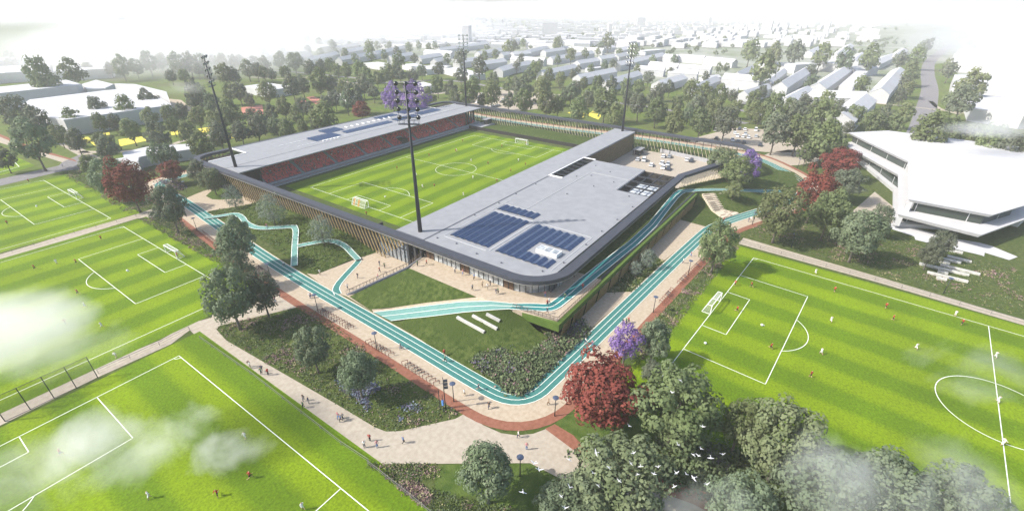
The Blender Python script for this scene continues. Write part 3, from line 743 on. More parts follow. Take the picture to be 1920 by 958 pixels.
mb = MB(); mb.add([(-73.6, 51.8, SR0 + .05), (76.5, 56.0, SR0 + .05), (76.5, 56.25, SR0 + .05), (-73.6, 52.05, SR0 + .05)], [(0, 1, 2, 3)]); mb.build('roof_seam', SEAM, sroof)
mb = MB(); mb.box((-66, 66.0, SR0 + .1), (15.2, .5, .25)); mb.box((-58.3, 72.2, SR0 + .1), (.5, 12.4, .25)); mb.box((68, 67.1, SR0 + .1), (17, .5, .25)); mb.box((59.3, 73, SR0 + .1), (.5, 12, .25)); mb.box((-34, 65.2, SR0 + .1), (20, .25, .1)); mb.box((10, 57.6, SR0 + .08), (100, .2, .08)); mb.build('roof_edging', WHITE, sroof)
MB().prism([(60, 67.8), (81.5, 67.8), (81.5, 79.8), (60, 79.8)], 7.9, 8.3).build('plant_deck', DWALL, sroof); MB().prism([(-73.4, 66.6), (-58.8, 66.6), (-58.8, 78.6), (-73.4, 78.6)], 7.4, 7.8).build('plant_deck', DWALL, sroof)
def flat_solar(x0, x1, y0, y1, nx, ny):
    mb = MB(); sx = (x1 - x0) / nx; sy = (y1 - y0) / ny
    for i in range(nx):
        for j in range(ny):
            a = (x0 + i * sx + .06, y0 + j * sy + .06); b = (x0 + (i + 1) * sx - .06, y0 + (j + 1) * sy - .06)
            mb.add([(a[0], a[1], SR0 + .15), (b[0], a[1], SR0 + .15), (b[0], b[1], SR0 + .55), (a[0], b[1], SR0 + .55)], [(0, 1, 2, 3)])
    return mb
for q in ((-30, -16, 58, 66, 8, 4), (-18, -8, 67, 74.5, 6, 4), (-12, 18, 59.5, 63.8, 16, 2), (21, 38, 60, 65, 9, 3), (18, 32, 71, 76, 8, 3), (36, 56, 70.5, 77.5, 10, 4), (40, 57, 61, 67, 9, 3)):
    flat_solar(*q).build('solar_array', SOLAR, sroof)
mb = MB()
for i in range(9): mb.box((-4 + i * 3.6, 70.5, SR0 + .2), (.5, 2.2, .3))
for i in range(5): mb.box((-27 + i * 2, 56.6, SR0 + .2), (1.2, .9, .3))
mb.build('roof_unit', WHITE, sroof)
# terraces: blocks of seats between stairs
FY0 = 46.6; RD = .82; RH = .36; NR = 22
fy = lambda x: FY0 + (x + 60) * .012
BL_X = []
x = -61.0; k = 0
while x < 74:
    w = 15.4 if k < 8 else 12
    BL_X.append((x, min(x + w, 76))); x += w + 1.9; k += 1
tm = MB()
for r in range(NR):
    y = FY0 + 2.0 + r * RD
    tm.add([(-63, y, .9 + r * RH), (78, y + 1.6, .9 + r * RH), (78, y + 1.6 + RD, .9 + r * RH), (-63, y + RD, .9 + r * RH), (-63, y, .9 + r * RH - RH), (78, y + 1.6, .9 + r * RH - RH)], [(0, 1, 2, 3), (4, 5, 1, 0)])
part(tm, 'terrace', STEP, gs)
for bi, (xa, xb) in enumerate(BL_X):
    mb = MB()
    for r in range(NR):
        z = .9 + r * RH
        x = xa
        while x < xb - .3:
            yy = FY0 + 2.0 + r * RD + (x + 63) * 1.6 / 141
            if not (bi == 4 and 5.5 < x - xa < 9.5 and r < 7):
                mb.add([(x, yy + .3, z + .38), (x + .44, yy + .3, z + .38), (x + .44, yy + .72, z + .38), (x, yy + .72, z + .38), (x, yy + .78, z + .8), (x + .44, yy + .78, z + .8), (x, yy + .3, z + .1), (x + .44, yy + .3, z + .1)], [(0, 1, 2, 3), (3, 2, 5, 4), (6, 7, 1, 0)], srnd.choices((0, 1, 2), (6, 3, 1.6))[0])
            x += .52
    part(mb, 'seat_block', [SEAT, SEAT2, SEAT3], gs)
mb = MB(); xv = BL_X[4][0] + 7.5
mb.box((xv, FY0 + 4.6, 1.7), (3.6, 4.6, 3.0)); part(mb, 'player_tunnel', DWALL, gs)
mb = MB(); mb.prism([(-64, 44.6), (78, 45.6), (78, 48.6), (-64, 47.4)], 0, .55); mb.prism([(-64, 47.2), (78, 48.4), (78, 48.8), (-64, 47.6)], .5, 1.25); part(mb, 'front_walk', STEP, gs)
mb = MB(); mb.bar((-64, 44.7, 1.0), (78, 45.7, 1.0), .1); part(mb, 'front_rail', M('orange_rail', (.45, .16, .10)), gs)
mb = MB(); mb.box((2, 67.6, 5.2), (146, .5, 9.3)); mb.box((-63.5, 57.5, 4.6), (.5, 20, 8.8)); part(mb, 'back_wall', DWALL, gs)
mb = MB()
for i in range(13): mb.box((-58 + i * 11.2, 59.5, 8.9), (.3, 33 if False else 15, .6))
part(mb, 'roof_beam', DARK, gs)
for x in (66, 69, 72.5, 76): part(MB().box((x, 49.5 + (x - 66) * .25, 4.8), (.8, .8, 9.6)), 'column', DARK, gs)

# dark wall behind the far goal and the grass bank above it
mb = MB(); mb.prism([(63.6, 45.5), (64.2, 45.5), (63.4, -42), (62.8, -42)], 0, 1.8); bw = mb.build('boundary_wall', M('black_wall', (.02, .018, .016), rough=.7)); tag(bw, 'low black wall behind the far goal of the stadium pitch', 'wall')
terrain('grass_bank', [(64.2, 36, 1.75), (63.4, -42, 1.75), (79, -42, 1.9), (79.5, 0, 2.2), (79.5, 18, 2.2), (72, 34, 1.9)], MOUND, [(70, 0, 2.6), (75, -25, 2.6), (75, 10, 2.6)])
mb = MB(); mb.prism([(64, 37), (78, 37), (78, 45), (64, 45)], 0, 1.6); tag(mb.build('terrace_plinth', CONC), 'pale concrete landing at the end of the grass bank', 'landing')
for loc, lab in (((74.5, 40.2, 1.6), 'small dark entry kiosk with pale flat roof at the end of the grass bank'), ((70.5, -58.5, 0.04), 'small open shelter with pale flat roof at the edge of the stadium car park')):
    k = thing('kiosk', lab, 'kiosk', loc)
    MB().box((0, 0, 2.9), (6.4, 3.8, .25)).build('roof', ROOFG, k)
    mb = MB()
    for sx in (-1, 1):
        for sy in (-1, 1): mb.bar((sx * 2.9, sy * 1.6, 0), (sx * 2.9, sy * 1.6, 2.8), .2)
    mb.build('frame', DARK, k); MB().box((.4, 0, 1.3), (4.6, 2.4, 2.6)).build('cabin', DWALL, k)
mb = MB(); mb.prism([(80.2, -66), (80.5, -66), (75.0, -99), (60, -103.8), (60, -103.5), (74.6, -98.7)], 0, 1.9); tag(mb.build('parking_wall', CONC), 'grey low panel wall behind the parked cars under the rim', 'wall')

# ---------------------------------------------------------------- floodlight masts
LAMPB = M('lamp_black', (.015, .016, .02), rough=.25, spec=.6); LAMPW = M('lamp_lens', (.85, .86, .88), rough=.2, spec=.6)
def mast(px, py, zf, htop, aim, label):
    base = G(px, py, zf)
    t = thing('floodlight_mast', label, 'floodlight', base, 0, 'floodlight masts around the stadium')
    rz = math.atan2(aim[1] - base.y, aim[0] - base.x); t.rotation_euler = (0, 0, rz)
    MB().tube([(0, 0, 0), (0, 0, htop * .5), (0, 0, htop)], [.62, .42, .2], 12).build('pole', DARK, t, True)
    zt = htop - .2
    mb = MB()
    for i in range(5): mb.bar((0, -2.5, zt - i * 2.0), (0, 2.5, zt - i * 2.0), .16)
    mb.bar((0, -2.4, zt - 8.2), (0, -2.4, zt), .0001 + .06); mb.bar((0, 2.4, zt - 8.2), (0, 2.4, zt), .06)
    mb.build('crossarm', DARK, t)
    mb = MB(); zp = zt - 9.6
    mb.box((0, 0, zp), (1.2, 5.2, .15))
    for s in (-1, 1):
        mb.bar((s * .6, -2.6, zp + 1), (s * .6, 2.6, zp + 1), .07)
        for k in range(5): mb.bar((s * .6, -2.6 + k * 1.3, zp), (s * .6, -2.6 + k * 1.3, zp + 1), .06)
    mb.build('platform', DARK, t)
    mt = Matrix.Rotation(R(90 + 28), 3, 'Y')
    proto = None
    for i in range(5):
        for j in (-1, 0, 1):
            loc = (.35, j * 2.4, zt - i * 2.0)
            if proto is None:
                b = MB(); prof = [(.02, -.52), (.26, -.46), (.46, -.28), (.56, 0), (.58, .14)]
                b.lathe(prof, n=14, mat=mt); lamp = b.build('lamp', LAMPB, t, True); lamp.location = loc
                ln = MB().lathe([(.56, .1), (.3, .16), (.001, .18)], n=14, mat=mt).build('lens', LAMPW, lamp, True); proto = (lamp, ln)
            else:
                l2 = proto[0].copy(); COL.objects.link(l2); l2.parent = t; l2.location = loc
                n2 = proto[1].copy(); COL.objects.link(n2); n2.parent = l2
    return t
mast(788, 434, RT, 39.6, (10, 0), 'tall dark floodlight mast rising from the clubhouse roof beside the solar panels')
mast(442, 313, SR0, 39.6, (0, -5), 'dark floodlight mast on the near end of the grandstand roof by the rounded corner')
mast(874, 199, SR0, 40.0, (0, 0), 'floodlight mast at the far end of the grandstand roof before the wooded car park')
mast(1167, 246, RT, 40.5, (0, 0), 'floodlight mast on the far tip of the long narrow clubhouse roof')
# ---------------------------------------------------------------- vegetation
import numpy as np
RNG = np.random.default_rng(5)
def leaves(P, Nrm, size, jitter=0.55, aspect=0.75):
    """quads at P facing roughly along Nrm"""
    n = len(P); Nn = Nrm + RNG.normal(0, jitter, (n, 3)); Nn /= np.linalg.norm(Nn, axis=1, keepdims=True)
    t = RNG.normal(0, 1, (n, 3)); a = np.cross(Nn, t); a /= np.linalg.norm(a, axis=1, keepdims=True); b = np.cross(Nn, a)
    s = (size * RNG.uniform(.6, 1.3, (n, 1)))
    a = a * s; b = b * s * aspect
    V = np.stack([P - a, P - b * .9, P + a, P + b], 1).reshape(-1, 3)
    return V
def quads_mesh(name, V, mats, mi=None, smooth=False):
    n = len(V) // 4
    me = bpy.data.meshes.new(name); me.vertices.add(len(V)); me.vertices.foreach_set('co', V.astype(np.float32).ravel())
    me.loops.add(len(V)); me.loops.foreach_set('vertex_index', np.arange(len(V), dtype=np.int32))
    me.polygons.add(n); me.polygons.foreach_set('loop_start', np.arange(0, len(V), 4, dtype=np.int32))
    for m_ in mats: me.materials.append(m_)
    if mi is not None: me.polygons.foreach_set('material_index', mi.astype(np.int32))
    me.update(calc_edges=True); me.validate(); return me
def crown_pts(nc, nl, flat=0.0, spread=1.0, lobes=False, rc=(.26, .42)):
    """clumped leaf positions and outward normals in a unit crown"""
    # clump centres spread evenly over a rounded shell, a few inside
    i_ = np.arange(nc) + .5; ph = np.arccos(1 - 2 * i_ / nc); th_ = np.pi * (1 + 5 ** .5) * i_ + RNG.uniform(0, 6.28)
    C_ = np.stack([np.cos(th_) * np.sin(ph), np.sin(th_) * np.sin(ph), np.cos(ph)], 1) + RNG.normal(0, .10, (nc, 3))
    rr_ = np.where(RNG.random(nc) < .85, RNG.uniform(.62, .84, nc), RNG.uniform(.3, .6, nc)); C_ = C_ * rr_[:, None]
    C_[:, 2] = np.where(C_[:, 2] < -.3, C_[:, 2] * .75, C_[:, 2]); C_[:, :2] *= np.where(C_[:, 2] > .3, .92, 1.0)[:, None]
    rad = RNG.uniform(*rc, nc)
    w = rad ** 2; k = RNG.choice(nc, nl, p=w / w.sum())
    d = RNG.normal(0, 1, (nl, 3)); d /= np.linalg.norm(d, axis=1, keepdims=True)
    d[:, 2] = np.where(d[:, 2] < -.5, -d[:, 2] * .4, d[:, 2])
    P = C_[k] + d * (rad[k] * RNG.uniform(.86, 1.06, nl))[:, None]
    out = P / (np.linalg.norm(P, axis=1, keepdims=True) + .2)
    return P, d * 1.0 + out * .3 + np.array([0, 0, .12])
FOL = {
 'g': M('leaf_green', (.13, .165, .064), (.178, .215, .10), scale=.8, rough=.8, spec=.25, rnd=.2, coord='obj', translucent=.3),
 'y': M('leaf_light', (.145, .18, .075), (.195, .23, .115), scale=.8, rough=.8, spec=.25, rnd=.18, coord='obj', translucent=.3),
 'd': M('leaf_dark', (.11, .13, .08), (.155, .175, .118), scale=.8, rough=.8, spec=.25, rnd=.18, coord='obj', translucent=.25),
 'b': M('leaf_blue', (.125, .168, .092), (.175, .218, .135), scale=.8, rough=.8, spec=.25, rnd=.14, coord='obj', translucent=.3),
 'r': M('leaf_red', (.14, .036, .025), (.21, .062, .042), scale=1.2, rough=.8, spec=.25, rnd=.1, coord='obj', translucent=.15),
 'p': M('leaf_purple', (.17, .10, .31), (.29, .20, .45), scale=1.2, rough=.8, spec=.2, rnd=.08, coord='obj', translucent=.2),
 's': M('leaf_silver', (.16, .195, .15), (.26, .30, .24), scale=1.2, rough=.8, spec=.2, rnd=.1, coord='obj', translucent=.2),
 'o': M('leaf_olive', (.13, .162, .074), (.18, .21, .115), scale=1.0, rough=.8, spec=.25, rnd=.12, coord='obj', translucent=.2),
}
BARK = M('bark', (.10, .085, .07), (.16, .14, .12), scale=2, rough=.95)
PROTO = {}
def crown_mesh(kind, lod, v):
    key = (kind, lod, v)
    if key in PROTO: return PROTO[key]
    if lod == 0:
        P, Nn = crown_pts(70 if kind != 'p' else 46, 6500 if kind not in 'ps' else 3400, rc=(.14, .27)); sz = .05
    elif lod == 1:
        P, Nn = crown_pts(30, 1900 if kind != 's' else 1200, rc=(.20, .34)); sz = .085
    else:
        P, Nn = crown_pts(16, 420, rc=(.28, .45)); sz = .15
    if kind == 's': sz *= .7
    rad_ = np.percentile(np.linalg.norm(P[:, :2], axis=1), 96); P = P / np.array([rad_, rad_, np.percentile(np.abs(P[:, 2]), 97)])
    me = quads_mesh('crown', leaves(P, Nn, sz, .24), [FOL[kind]]); PROTO[key] = me; return me
TRK_M = {}
def trunk_mesh(v):
    if v in TRK_M: return TRK_M[v]
    rr = random.Random(v); mb = MB(); top = 1.0
    mb.tube([(0, 0, -.02), (.01, .0, .12), (.02 * rr.uniform(-1, 1), .02 * rr.uniform(-1, 1), .45), (.03 * rr.uniform(-1, 1), .03 * rr.uniform(-1, 1), .85)], [.034, .024, .018, .007], 7)
    for i in range(6):
        a = i * 1.05 + rr.uniform(-.3, .3); z = .26 + .07 * i; L = .26
        mb.tube([(0, 0, z), (math.cos(a) * L * .5, math.sin(a) * L * .5, z + .10), (math.cos(a) * L, math.sin(a) * L, z + .22)], [.012, .008, .003], 5)
    o = mb.build('trunk', BARK, smooth=True); me = o.data; bpy.data.objects.remove(o); TRK_M[v] = me; return me
LM = []        # landmarks for naming: (x, y, phrase)
def lm(px, py, ph): p = G(px, py); LM.append((p.x, p.y, ph))
for q in ((165, 265, 'by the yellow play strips near the white hall'), (250, 258, 'over the yellow play strips behind the white hall'), (330, 245, 'behind the low white clubhouse'), (430, 255, 'behind the rounded near corner of the grandstand'),
          (60, 275, 'at the bend of the brick-edged path'), (470, 205, 'beside the red sports court'), (420, 170, 'on the open park lawn beyond the hall'), (510, 185, 'round the white park pavilion'), (560, 215, 'close behind the middle of the grandstand'),
          (600, 185, 'between the two red courts'), (640, 210, 'behind the solar panels of the grandstand'), (650, 175, 'by the small white pavilion'), (560, 150, 'along the park road below the row houses'), (420, 128, 'in the line before the hazy halls'), (700, 165, 'on the lawns towards the row houses'),
          (800, 175, 'near the blossoming purple trees'), (870, 180, 'at the shaded car park behind the far mast'), (930, 195, 'among the cars behind the colonnade'), (980, 190, 'in the grove behind the colonnade'), (1060, 205, 'by the yellow playground'), (1130, 195, 'between playground and far roof tip'),
          (1000, 160, 'along the street before the gabled houses'), (1100, 165, 'in front of the long gabled terrace'), (1200, 200, 'behind the rim above the stadium car park'), (1260, 225, 'in the dense grove behind the bent rim'), (1330, 215, 'at the edge of the open car park'), (1420, 235, 'on the far side of the open car park'),
          (1240, 165, 'behind the row houses nearest the grove'), (1400, 175, 'beside the big white gabled block'), (1480, 205, 'below the white courtyard houses'), (1560, 240, 'between car park and white terraced building'), (1600, 215, 'by the side of the courtyard block'), (1680, 235, 'next to the broad grey road'), (1700, 140, 'in the row along the grey road'),
          (1810, 180, 'in front of the flat white hall'), (1850, 270, 'in the mist behind the white terraced building'), (800, 110, 'among the white row houses'), (900, 100, 'in the hazy streets of houses'), (1100, 100, 'between the long gabled rows'), (1300, 110, 'among the sunlit white blocks'), (1500, 100, 'in the fog between far houses'), (620, 100, 'among the shaded gables'), (300, 120, 'before the fog-bound halls'), (1290, 150, 'between gabled blocks above the grove'),
          (100, 330, 'on the verge behind the far practice pitch')):
    lm(*q)
CW = {'g': 'green', 'y': 'light green', 'd': 'dark grey-green', 'b': 'blue-green', 'r': 'red-leaved', 'p': 'purple-blossomed', 's': 'silver-leaved', 'o': 'olive'}
USED = {}
def auto_label(kind, p, r, hv):
    ph = min(LM, key=lambda q: (q[0] - p.x) ** 2 + (q[1] - p.y) ** 2)[2]
    sz = 'small' if r < 2.2 else ('tall' if hv > r * 1.12 else ('broad' if r > 4.2 else 'round'))
    return f'{sz} {CW[kind]} tree {ph}'
NT = 0
def tree(x, y, w, h=None, kind='g', lod=1, label=None, group=None, zb=0.0, clear=None, name='tree'):
    """crown centre at photo pixel (x, y), w x h pixels wide; foot on the ground at zb"""
    global NT
    NT += 1; rr = random.Random(NT * 13 + 5)
    h = h or w * 1.08
    zc = zb + 5
    for _ in range(12):
        p = G(x, y, zc); k = px_m(p); r = w / 2 / k * .97; d = (p - CAM); E_ = math.atan2(-d.z, d.xy.length)
        q = (h / 2 / k) ** 2 - (r * math.sin(E_)) ** 2
        hv = math.sqrt(max(q, 0)) / math.cos(E_); hv = min(max(hv, .72 * r), 1.25 * r)
        zc = zb + hv + (clear if clear is not None else .38 * hv + .5)
    base = Vector((p.x, p.y, zb)); v = NT % 4
    label = label or auto_label(kind, p, r, hv)
    me = crown_mesh(kind, lod, v)
    t = thing(name, label, 'tree', base, rr.uniform(0, 6.28), group)
    c_ = bpy.data.objects.new('crown', me); COL.objects.link(c_); c_.parent = t; c_.location = (0, 0, zc - zb); c_.scale = (r, r, hv)
    tk = bpy.data.objects.new('trunk', trunk_mesh(v % 3)); COL.objects.link(tk); tk.parent = t; H_ = zc - zb + hv * .5; tk.scale = (min(H_, r * 2.6), min(H_, r * 2.6), H_)
    return t

# --- trees near the viewer, each with its own label
NEAR = [
 (441, 453, 72, 82, 'b', 'full blue-green tree beside the track opposite the zig-zag path'), (449, 503, 52, 62, 'b', 'small dense tree squeezed between two bigger ones by the bicycle racks'),
 (430, 556, 92, 102, 'b', 'big spreading tree at the corner of the middle practice pitch'), (490, 549, 62, 76, 'd', 'dark slender tree on bare trunk where the pale path meets the brick path'),
 (316, 388, 62, 84, 'd', 'dark silvery tree over the brick path near the zig-zag start'), (242, 346, 76, 78, 'r', 'big red tree behind the goal of the far practice pitch'), (205, 332, 62, 66, 'b', 'grey-green tree close behind the big red tree'),
 (321, 322, 42, 34, 'r', 'small red tree beside the track below the low white clubhouse'), (372, 322, 40, 40, 'd', 'small dark tree under the rounded corner of the stadium'), (397, 338, 46, 40, 'o', 'olive tree on the round lawn before the arched gate'),
 (586, 653, 68, 78, 'b', 'round tree in the meadow bed, nearer the bicycle racks of two'), (670, 699, 72, 82, 'b', 'round tree in the meadow bed, beside the bluish flowers'), (913, 882, 108, 122, 'b', 'dense round tree on the small lawn below the sand square'),
 (1129, 735, 150, 132, 'r', 'huge red tree at the bend of the running track'), (1174, 644, 64, 74, 'p', 'purple-blossomed tree between red tree and practice pitch'), (1228, 638, 64, 78, 'b', 'green tree beside the purple blossom at the pitch edge'), (1222, 697, 42, 44, 'd', 'small dark bush-like tree between the red tree and the huge green one'),
 (1269, 762, 164, 150, 'g', 'huge green tree reaching over the pitch next to the red tree'), (1388, 795, 84, 96, 'g', 'dark green tree wedged between two huge crowns at the pitch edge'), (1470, 828, 140, 146, 'o', 'huge olive-green tree with upright clumps by the pitch'),
 (1540, 905, 165, 150, 'b', 'misty broad tree beneath the olive-green giant'), (1665, 918, 155, 132, 'b', 'misty giant tree in the drifting cloud, widest by the halfway line'), (1800, 935, 130, 120, 'b', 'misty tree at the end of the row on the halfway line'),
 (1165, 890, 180, 128, 'o', 'wide olive tree with the white birds above it'), (1105, 925, 120, 95, 'b', 'low round tree beneath the flock of birds'), (1040, 938, 76, 62, 'b', 'small round tree at the tip of the small lawn'),
 (1392, 950, 130, 64, 'b', 'pale bushy tree half in mist beside the brick spur'),
 (1345, 458, 70, 84, 'g', 'round tree beside the brick path at the top corner of the pitch'), (1354, 304, 54, 48, 'o', 'dark olive tree in front of the bent stadium rim'), (1404, 312, 46, 58, 'p', 'purple-blossomed tree at the far tip of the rim'), (1383, 323, 58, 52, 'g', 'green tree on the mound before the far rim'), (1376, 357, 34, 30, 'g', 'small green tree on the mound beside the seating steps'),
 (1465, 400, 86, 86, 'g', 'broad green tree at the bend of the upper walkway'), (1530, 364, 70, 82, 'r', 'tall red tree between walkway and white terraced building'), (1578, 304, 66, 48, 'r', 'red tree next to the corner of the white terraced building'), (1557, 400, 74, 80, 'g', 'green tree in front of the taller red one'), (1587, 345, 66, 50, 'd', 'grey-green tree touching the white terraced building'),
 (1612, 440, 84, 82, 'b', 'full blue-green tree on the lawn before the white plinth'), (1651, 412, 42, 56, 'b', 'smaller blue-green tree against the white plinth'), (1765, 458, 44, 46, 'd', 'dark upper twin tree over the beam benches on the lawn'), (1745, 478, 40, 42, 'd', 'dark lower twin tree leaning over the beam benches'),
 (438, 372, 36, 44, 's', 'pale silvery sapling beside the zig-zag start'), (508, 394, 50, 58, 's', 'silver-leaved tree high on the grass mound under the slats'), (603, 433, 50, 54, 's', 'silver-leaved tree at the middle of the grass mound'),
 (1192, 504, 26, 28, 's', 'silvery shrub in the bed below the deck, the nearer of two'), (1216, 486, 32, 36, 's', 'silvery shrub in the bed below the deck beside the sand paving'),
 (736, 186, 42, 56, 'p', 'purple-blossomed tree behind the grandstand, slimmer of a pair'), (778, 188, 54, 60, 'p', 'purple-blossomed tree behind the grandstand, broader of a pair'), (677, 208, 34, 32, 'r', 'small red tree close behind the grandstand roof'),
]
for x, y, w_, h_, k, lab in NEAR:
    zb = 0
    if k == 's' and x < 700: zb = zmound(on_mound([(x, y + h_ * .45)])[0])
    if 1340 < x < 1400 and 290 < y < 400: zb = 1.5
    tree(x, y, w_, h_, k, 0, lab, None, zb, clear=(.3 if k == 's' else None))

# --- belts of trees in the park (zoomed coordinates of three thirds of the picture)
def belt(ox, oy, sc, rows, lod, group, f=1.1):
    for row in rows:
        x, y, w_ = row[:3]; w_ = w_ * f; k = row[3] if len(row) > 3 else random.choices('gydb', (5, 3, 3.2, 1.5))[0]
        h_ = w_ * random.uniform(1.0, 1.22)
        tree(ox + x / sc, oy + y / sc, w_ / sc, h_ / sc, k, lod, None, group)
Z = 2.994
belt(0, 0, Z, [(80, 640, 180, 'd'), (180, 800, 235, 'b'), (215, 690, 150, 'd'), (20, 890, 120, 'd'), (110, 730, 120, 'b'), (330, 760, 110), (405, 665, 112, 'y'), (425, 790, 120, 'd'), (275, 745, 84, 'b'), (495, 925, 116, 'g'), (610, 830, 136, 'd'), (556, 790, 80), (548, 607, 112, 'd'), (565, 690, 92), (700, 605, 118, 'g'), (645, 690, 88, 'd'), (735, 735, 120, 'y'), (830, 556, 112, 'd'), (838, 655, 108, 'y'), (880, 755, 150, 'd'), (945, 640, 100, 'g'), (970, 705, 92), (1020, 625, 92, 'd'), (1052, 742, 120, 'y'), (1112, 660, 110, 'y'), (1125, 822, 146, 'g'), (885, 865, 122, 'b'), (960, 870, 110, 'b'), (640, 700, 60)], 1, 'trees around the white hall and the yellow play strips', .87)
belt(0, 0, Z, [(1080, 490, 80, 'd'), (1092, 560, 110, 'd'), (1140, 540, 80, 'y'), (1190, 585, 92, 'b'), (1200, 685, 90, 'y'), (1232, 762, 120, 'd'), (1290, 640, 142, 'y'), (1342, 522, 100, 'd'), (1288, 520, 92, 'g'), (1352, 745, 112, 'd'), (1440, 720, 106, 'd'), (1408, 655, 76, 'd'), (1470, 682, 90, 'd'), (1548, 712, 96, 'b'), (1520, 632, 72, 'd'), (1612, 725, 94, 'y'), (1700, 712, 66), (1592, 605, 96, 'y'), (1662, 645, 86), (1690, 600, 82, 'd'), (1815, 660, 156, 'g'), (1640, 490, 106, 'd'), (1695, 480, 92), (1500, 522, 112, 'y'), (1790, 460, 112), (1860, 482, 92), (1880, 560, 82, 'd'), (1832, 580, 74, 'd'), (1265, 420, 104, 'y'), (1312, 430, 74, 'd'), (960, 430, 62, 'd'), (1030, 430, 62), (1735, 620, 80, 'd'), (1770, 700, 60), (1400, 560, 60, 'd'), (1250, 690, 70)], 1, 'park trees behind the grandstand', .98)
belt(0, 0, Z, [(900, 350, 72), (990, 358, 82, 'y'), (1062, 360, 82, 'd'), (1130, 360, 72), (1240, 345, 62), (1310, 350, 54), (1390, 390, 82, 'y'), (1442, 402, 62, 'd'), (1480, 412, 60), (1522, 422, 52), (1600, 410, 60), (1650, 350, 82, 'y'), (1690, 342, 42, 'd'), (1740, 390, 72, 'd'), (1800, 380, 62, 'd'), (1850, 372, 62), (1570, 340, 62, 'y'), (1480, 360, 62), (830, 350, 82, 'y'), (760, 380, 72), (680, 375, 82, 'y'), (620, 390, 50, 'd'), (400, 402, 112, 'y'), (490, 385, 50, 'y'), (1110, 395, 54, 'd'), (1160, 400, 50), (1350, 345, 46), (1425, 352, 50, 'd'), (1895, 400, 60), (1200, 345, 50, 'd'), (230, 430, 140, 'y')], 1, 'hazy line of trees along the park edge')
belt(640, 0, Z, [(28, 400, 62), (100, 400, 82, 'g'), (140, 442, 84, 'g'), (200, 442, 64), (280, 410, 82, 'y'), (330, 422, 72), (240, 430, 74, 'y'), (122, 480, 84, 'd'), (76, 545, 104, 'd'), (30, 575, 80, 'b'), (492, 545, 82, 'y'), (540, 482, 72, 'g'), (545, 392, 62, 'd'), (610, 505, 82, 'd'), (632, 545, 62), (712, 530, 112, 'g'), (672, 430, 72, 'd'), (742, 482, 72), (792, 565, 62), (842, 532, 100, 'g'), (850, 462, 72, 'd'), (940, 572, 72), (940, 482, 72), (980, 470, 62, 'd'), (1025, 572, 112, 'g'), (1050, 432, 72), (1000, 502, 82, 'd'), (1090, 392, 62), (1130, 505, 104, 'y'), (1150, 582, 104, 'g'), (1162, 432, 62), (1215, 592, 82), (1230, 452, 62, 'y'), (1290, 522, 82), (1328, 622, 104, 'g'), (1300, 422, 42, 'd'), (1322, 502, 62, 'd'), (1360, 472, 52), (1385, 562, 74, 'd'), (1442, 472, 62, 'g'), (1478, 582, 132, 'y'), (1520, 472, 62), (1545, 652, 104, 'g'), (1600, 492, 72, 'y'), (1670, 592, 102, 'd'), (1672, 492, 62), (1770, 625, 118, 'g'), (1760, 560, 92), (1790, 512, 62), (1842, 492, 62, 'd'), (1875, 690, 110, 'g'), (1890, 582, 72), (1722, 442, 62), (1060, 520, 70), (1260, 540, 60, 'd'), (1420, 530, 70), (1610, 560, 70), (650, 560, 60, 'd'), (450, 400, 60), (400, 430, 60, 'd'), (10, 500, 70), (180, 520, 70, 'd'), (385, 490, 56, 'd')], 1, 'trees behind the colonnade and the far car park')
belt(1280, 0, Z, [(40, 520, 92, 'g'), (80, 602, 92), (130, 542, 102, 'y'), (212, 532, 82), (280, 542, 54, 'd'), (240, 692, 132, 'd'), (100, 692, 112, 'y'), (30, 640, 64), (392, 562, 72), (442, 522, 62, 'd'), (392, 622, 82), (430, 652, 72, 'g'), (512, 612, 122, 'y'), (525, 742, 142, 'd'), (512, 692, 92), (602, 612, 92, 'g'), (680, 592, 92, 'd'), (640, 642, 112, 'd'), (650, 752, 152, 'g'), (740, 612, 82), (780, 682, 172, 'y'), (802, 582, 92), (862, 632, 92, 'd'), (800, 795, 172, 'g'), (975, 652, 92, 'g'), (1070, 692, 112, 'y'), (1132, 642, 82, 'd'), (1190, 702, 102, 'y'), (1242, 642, 92, 'y'), (300, 610, 70), (180, 620, 90, 'y'), (700, 860, 90), (740, 840, 80, 'd'), (820, 870, 90, 'g'), (880, 800, 90), (1630, 480, 142, 'y'), (1500, 562, 72, 'y'), (1572, 572, 132, 'd'), (1380, 742, 172, 'g'), (1510, 742, 122, 'y'), (1720, 800, 140, 'y'), (1850, 840, 125, 'd'), (1620, 770, 95, 'y'), (1800, 790, 95, 'g'), (930, 720, 60, 'd')], 1, 'trees around the open car park and the white terraced building')
belt(1280, 0, Z, [(1250, 482, 74, 'd'), (1270, 442, 62), (1280, 412, 82, 'y'), (1220, 342, 72), (1310, 322, 82), (1500, 402, 72), (1490, 372, 52), (455, 392, 132, 'y'), (530, 487, 52), (720, 402, 62, 'd'), (722, 462, 62), (1005, 482, 82), (205, 382, 38), (245, 382, 38), (130, 432, 42), (372, 462, 42), (412, 467, 42), (380, 292, 92, 'y'), (510, 312, 92, 'y'), (630, 302, 92), (780, 312, 92), (910, 342, 92), (1050, 327, 102), (1270, 500, 60), (1230, 540, 60, 'd'), (1290, 370, 60), (1330, 290, 60), (1370, 260, 60)], 2, 'street trees among the houses by the grey road')
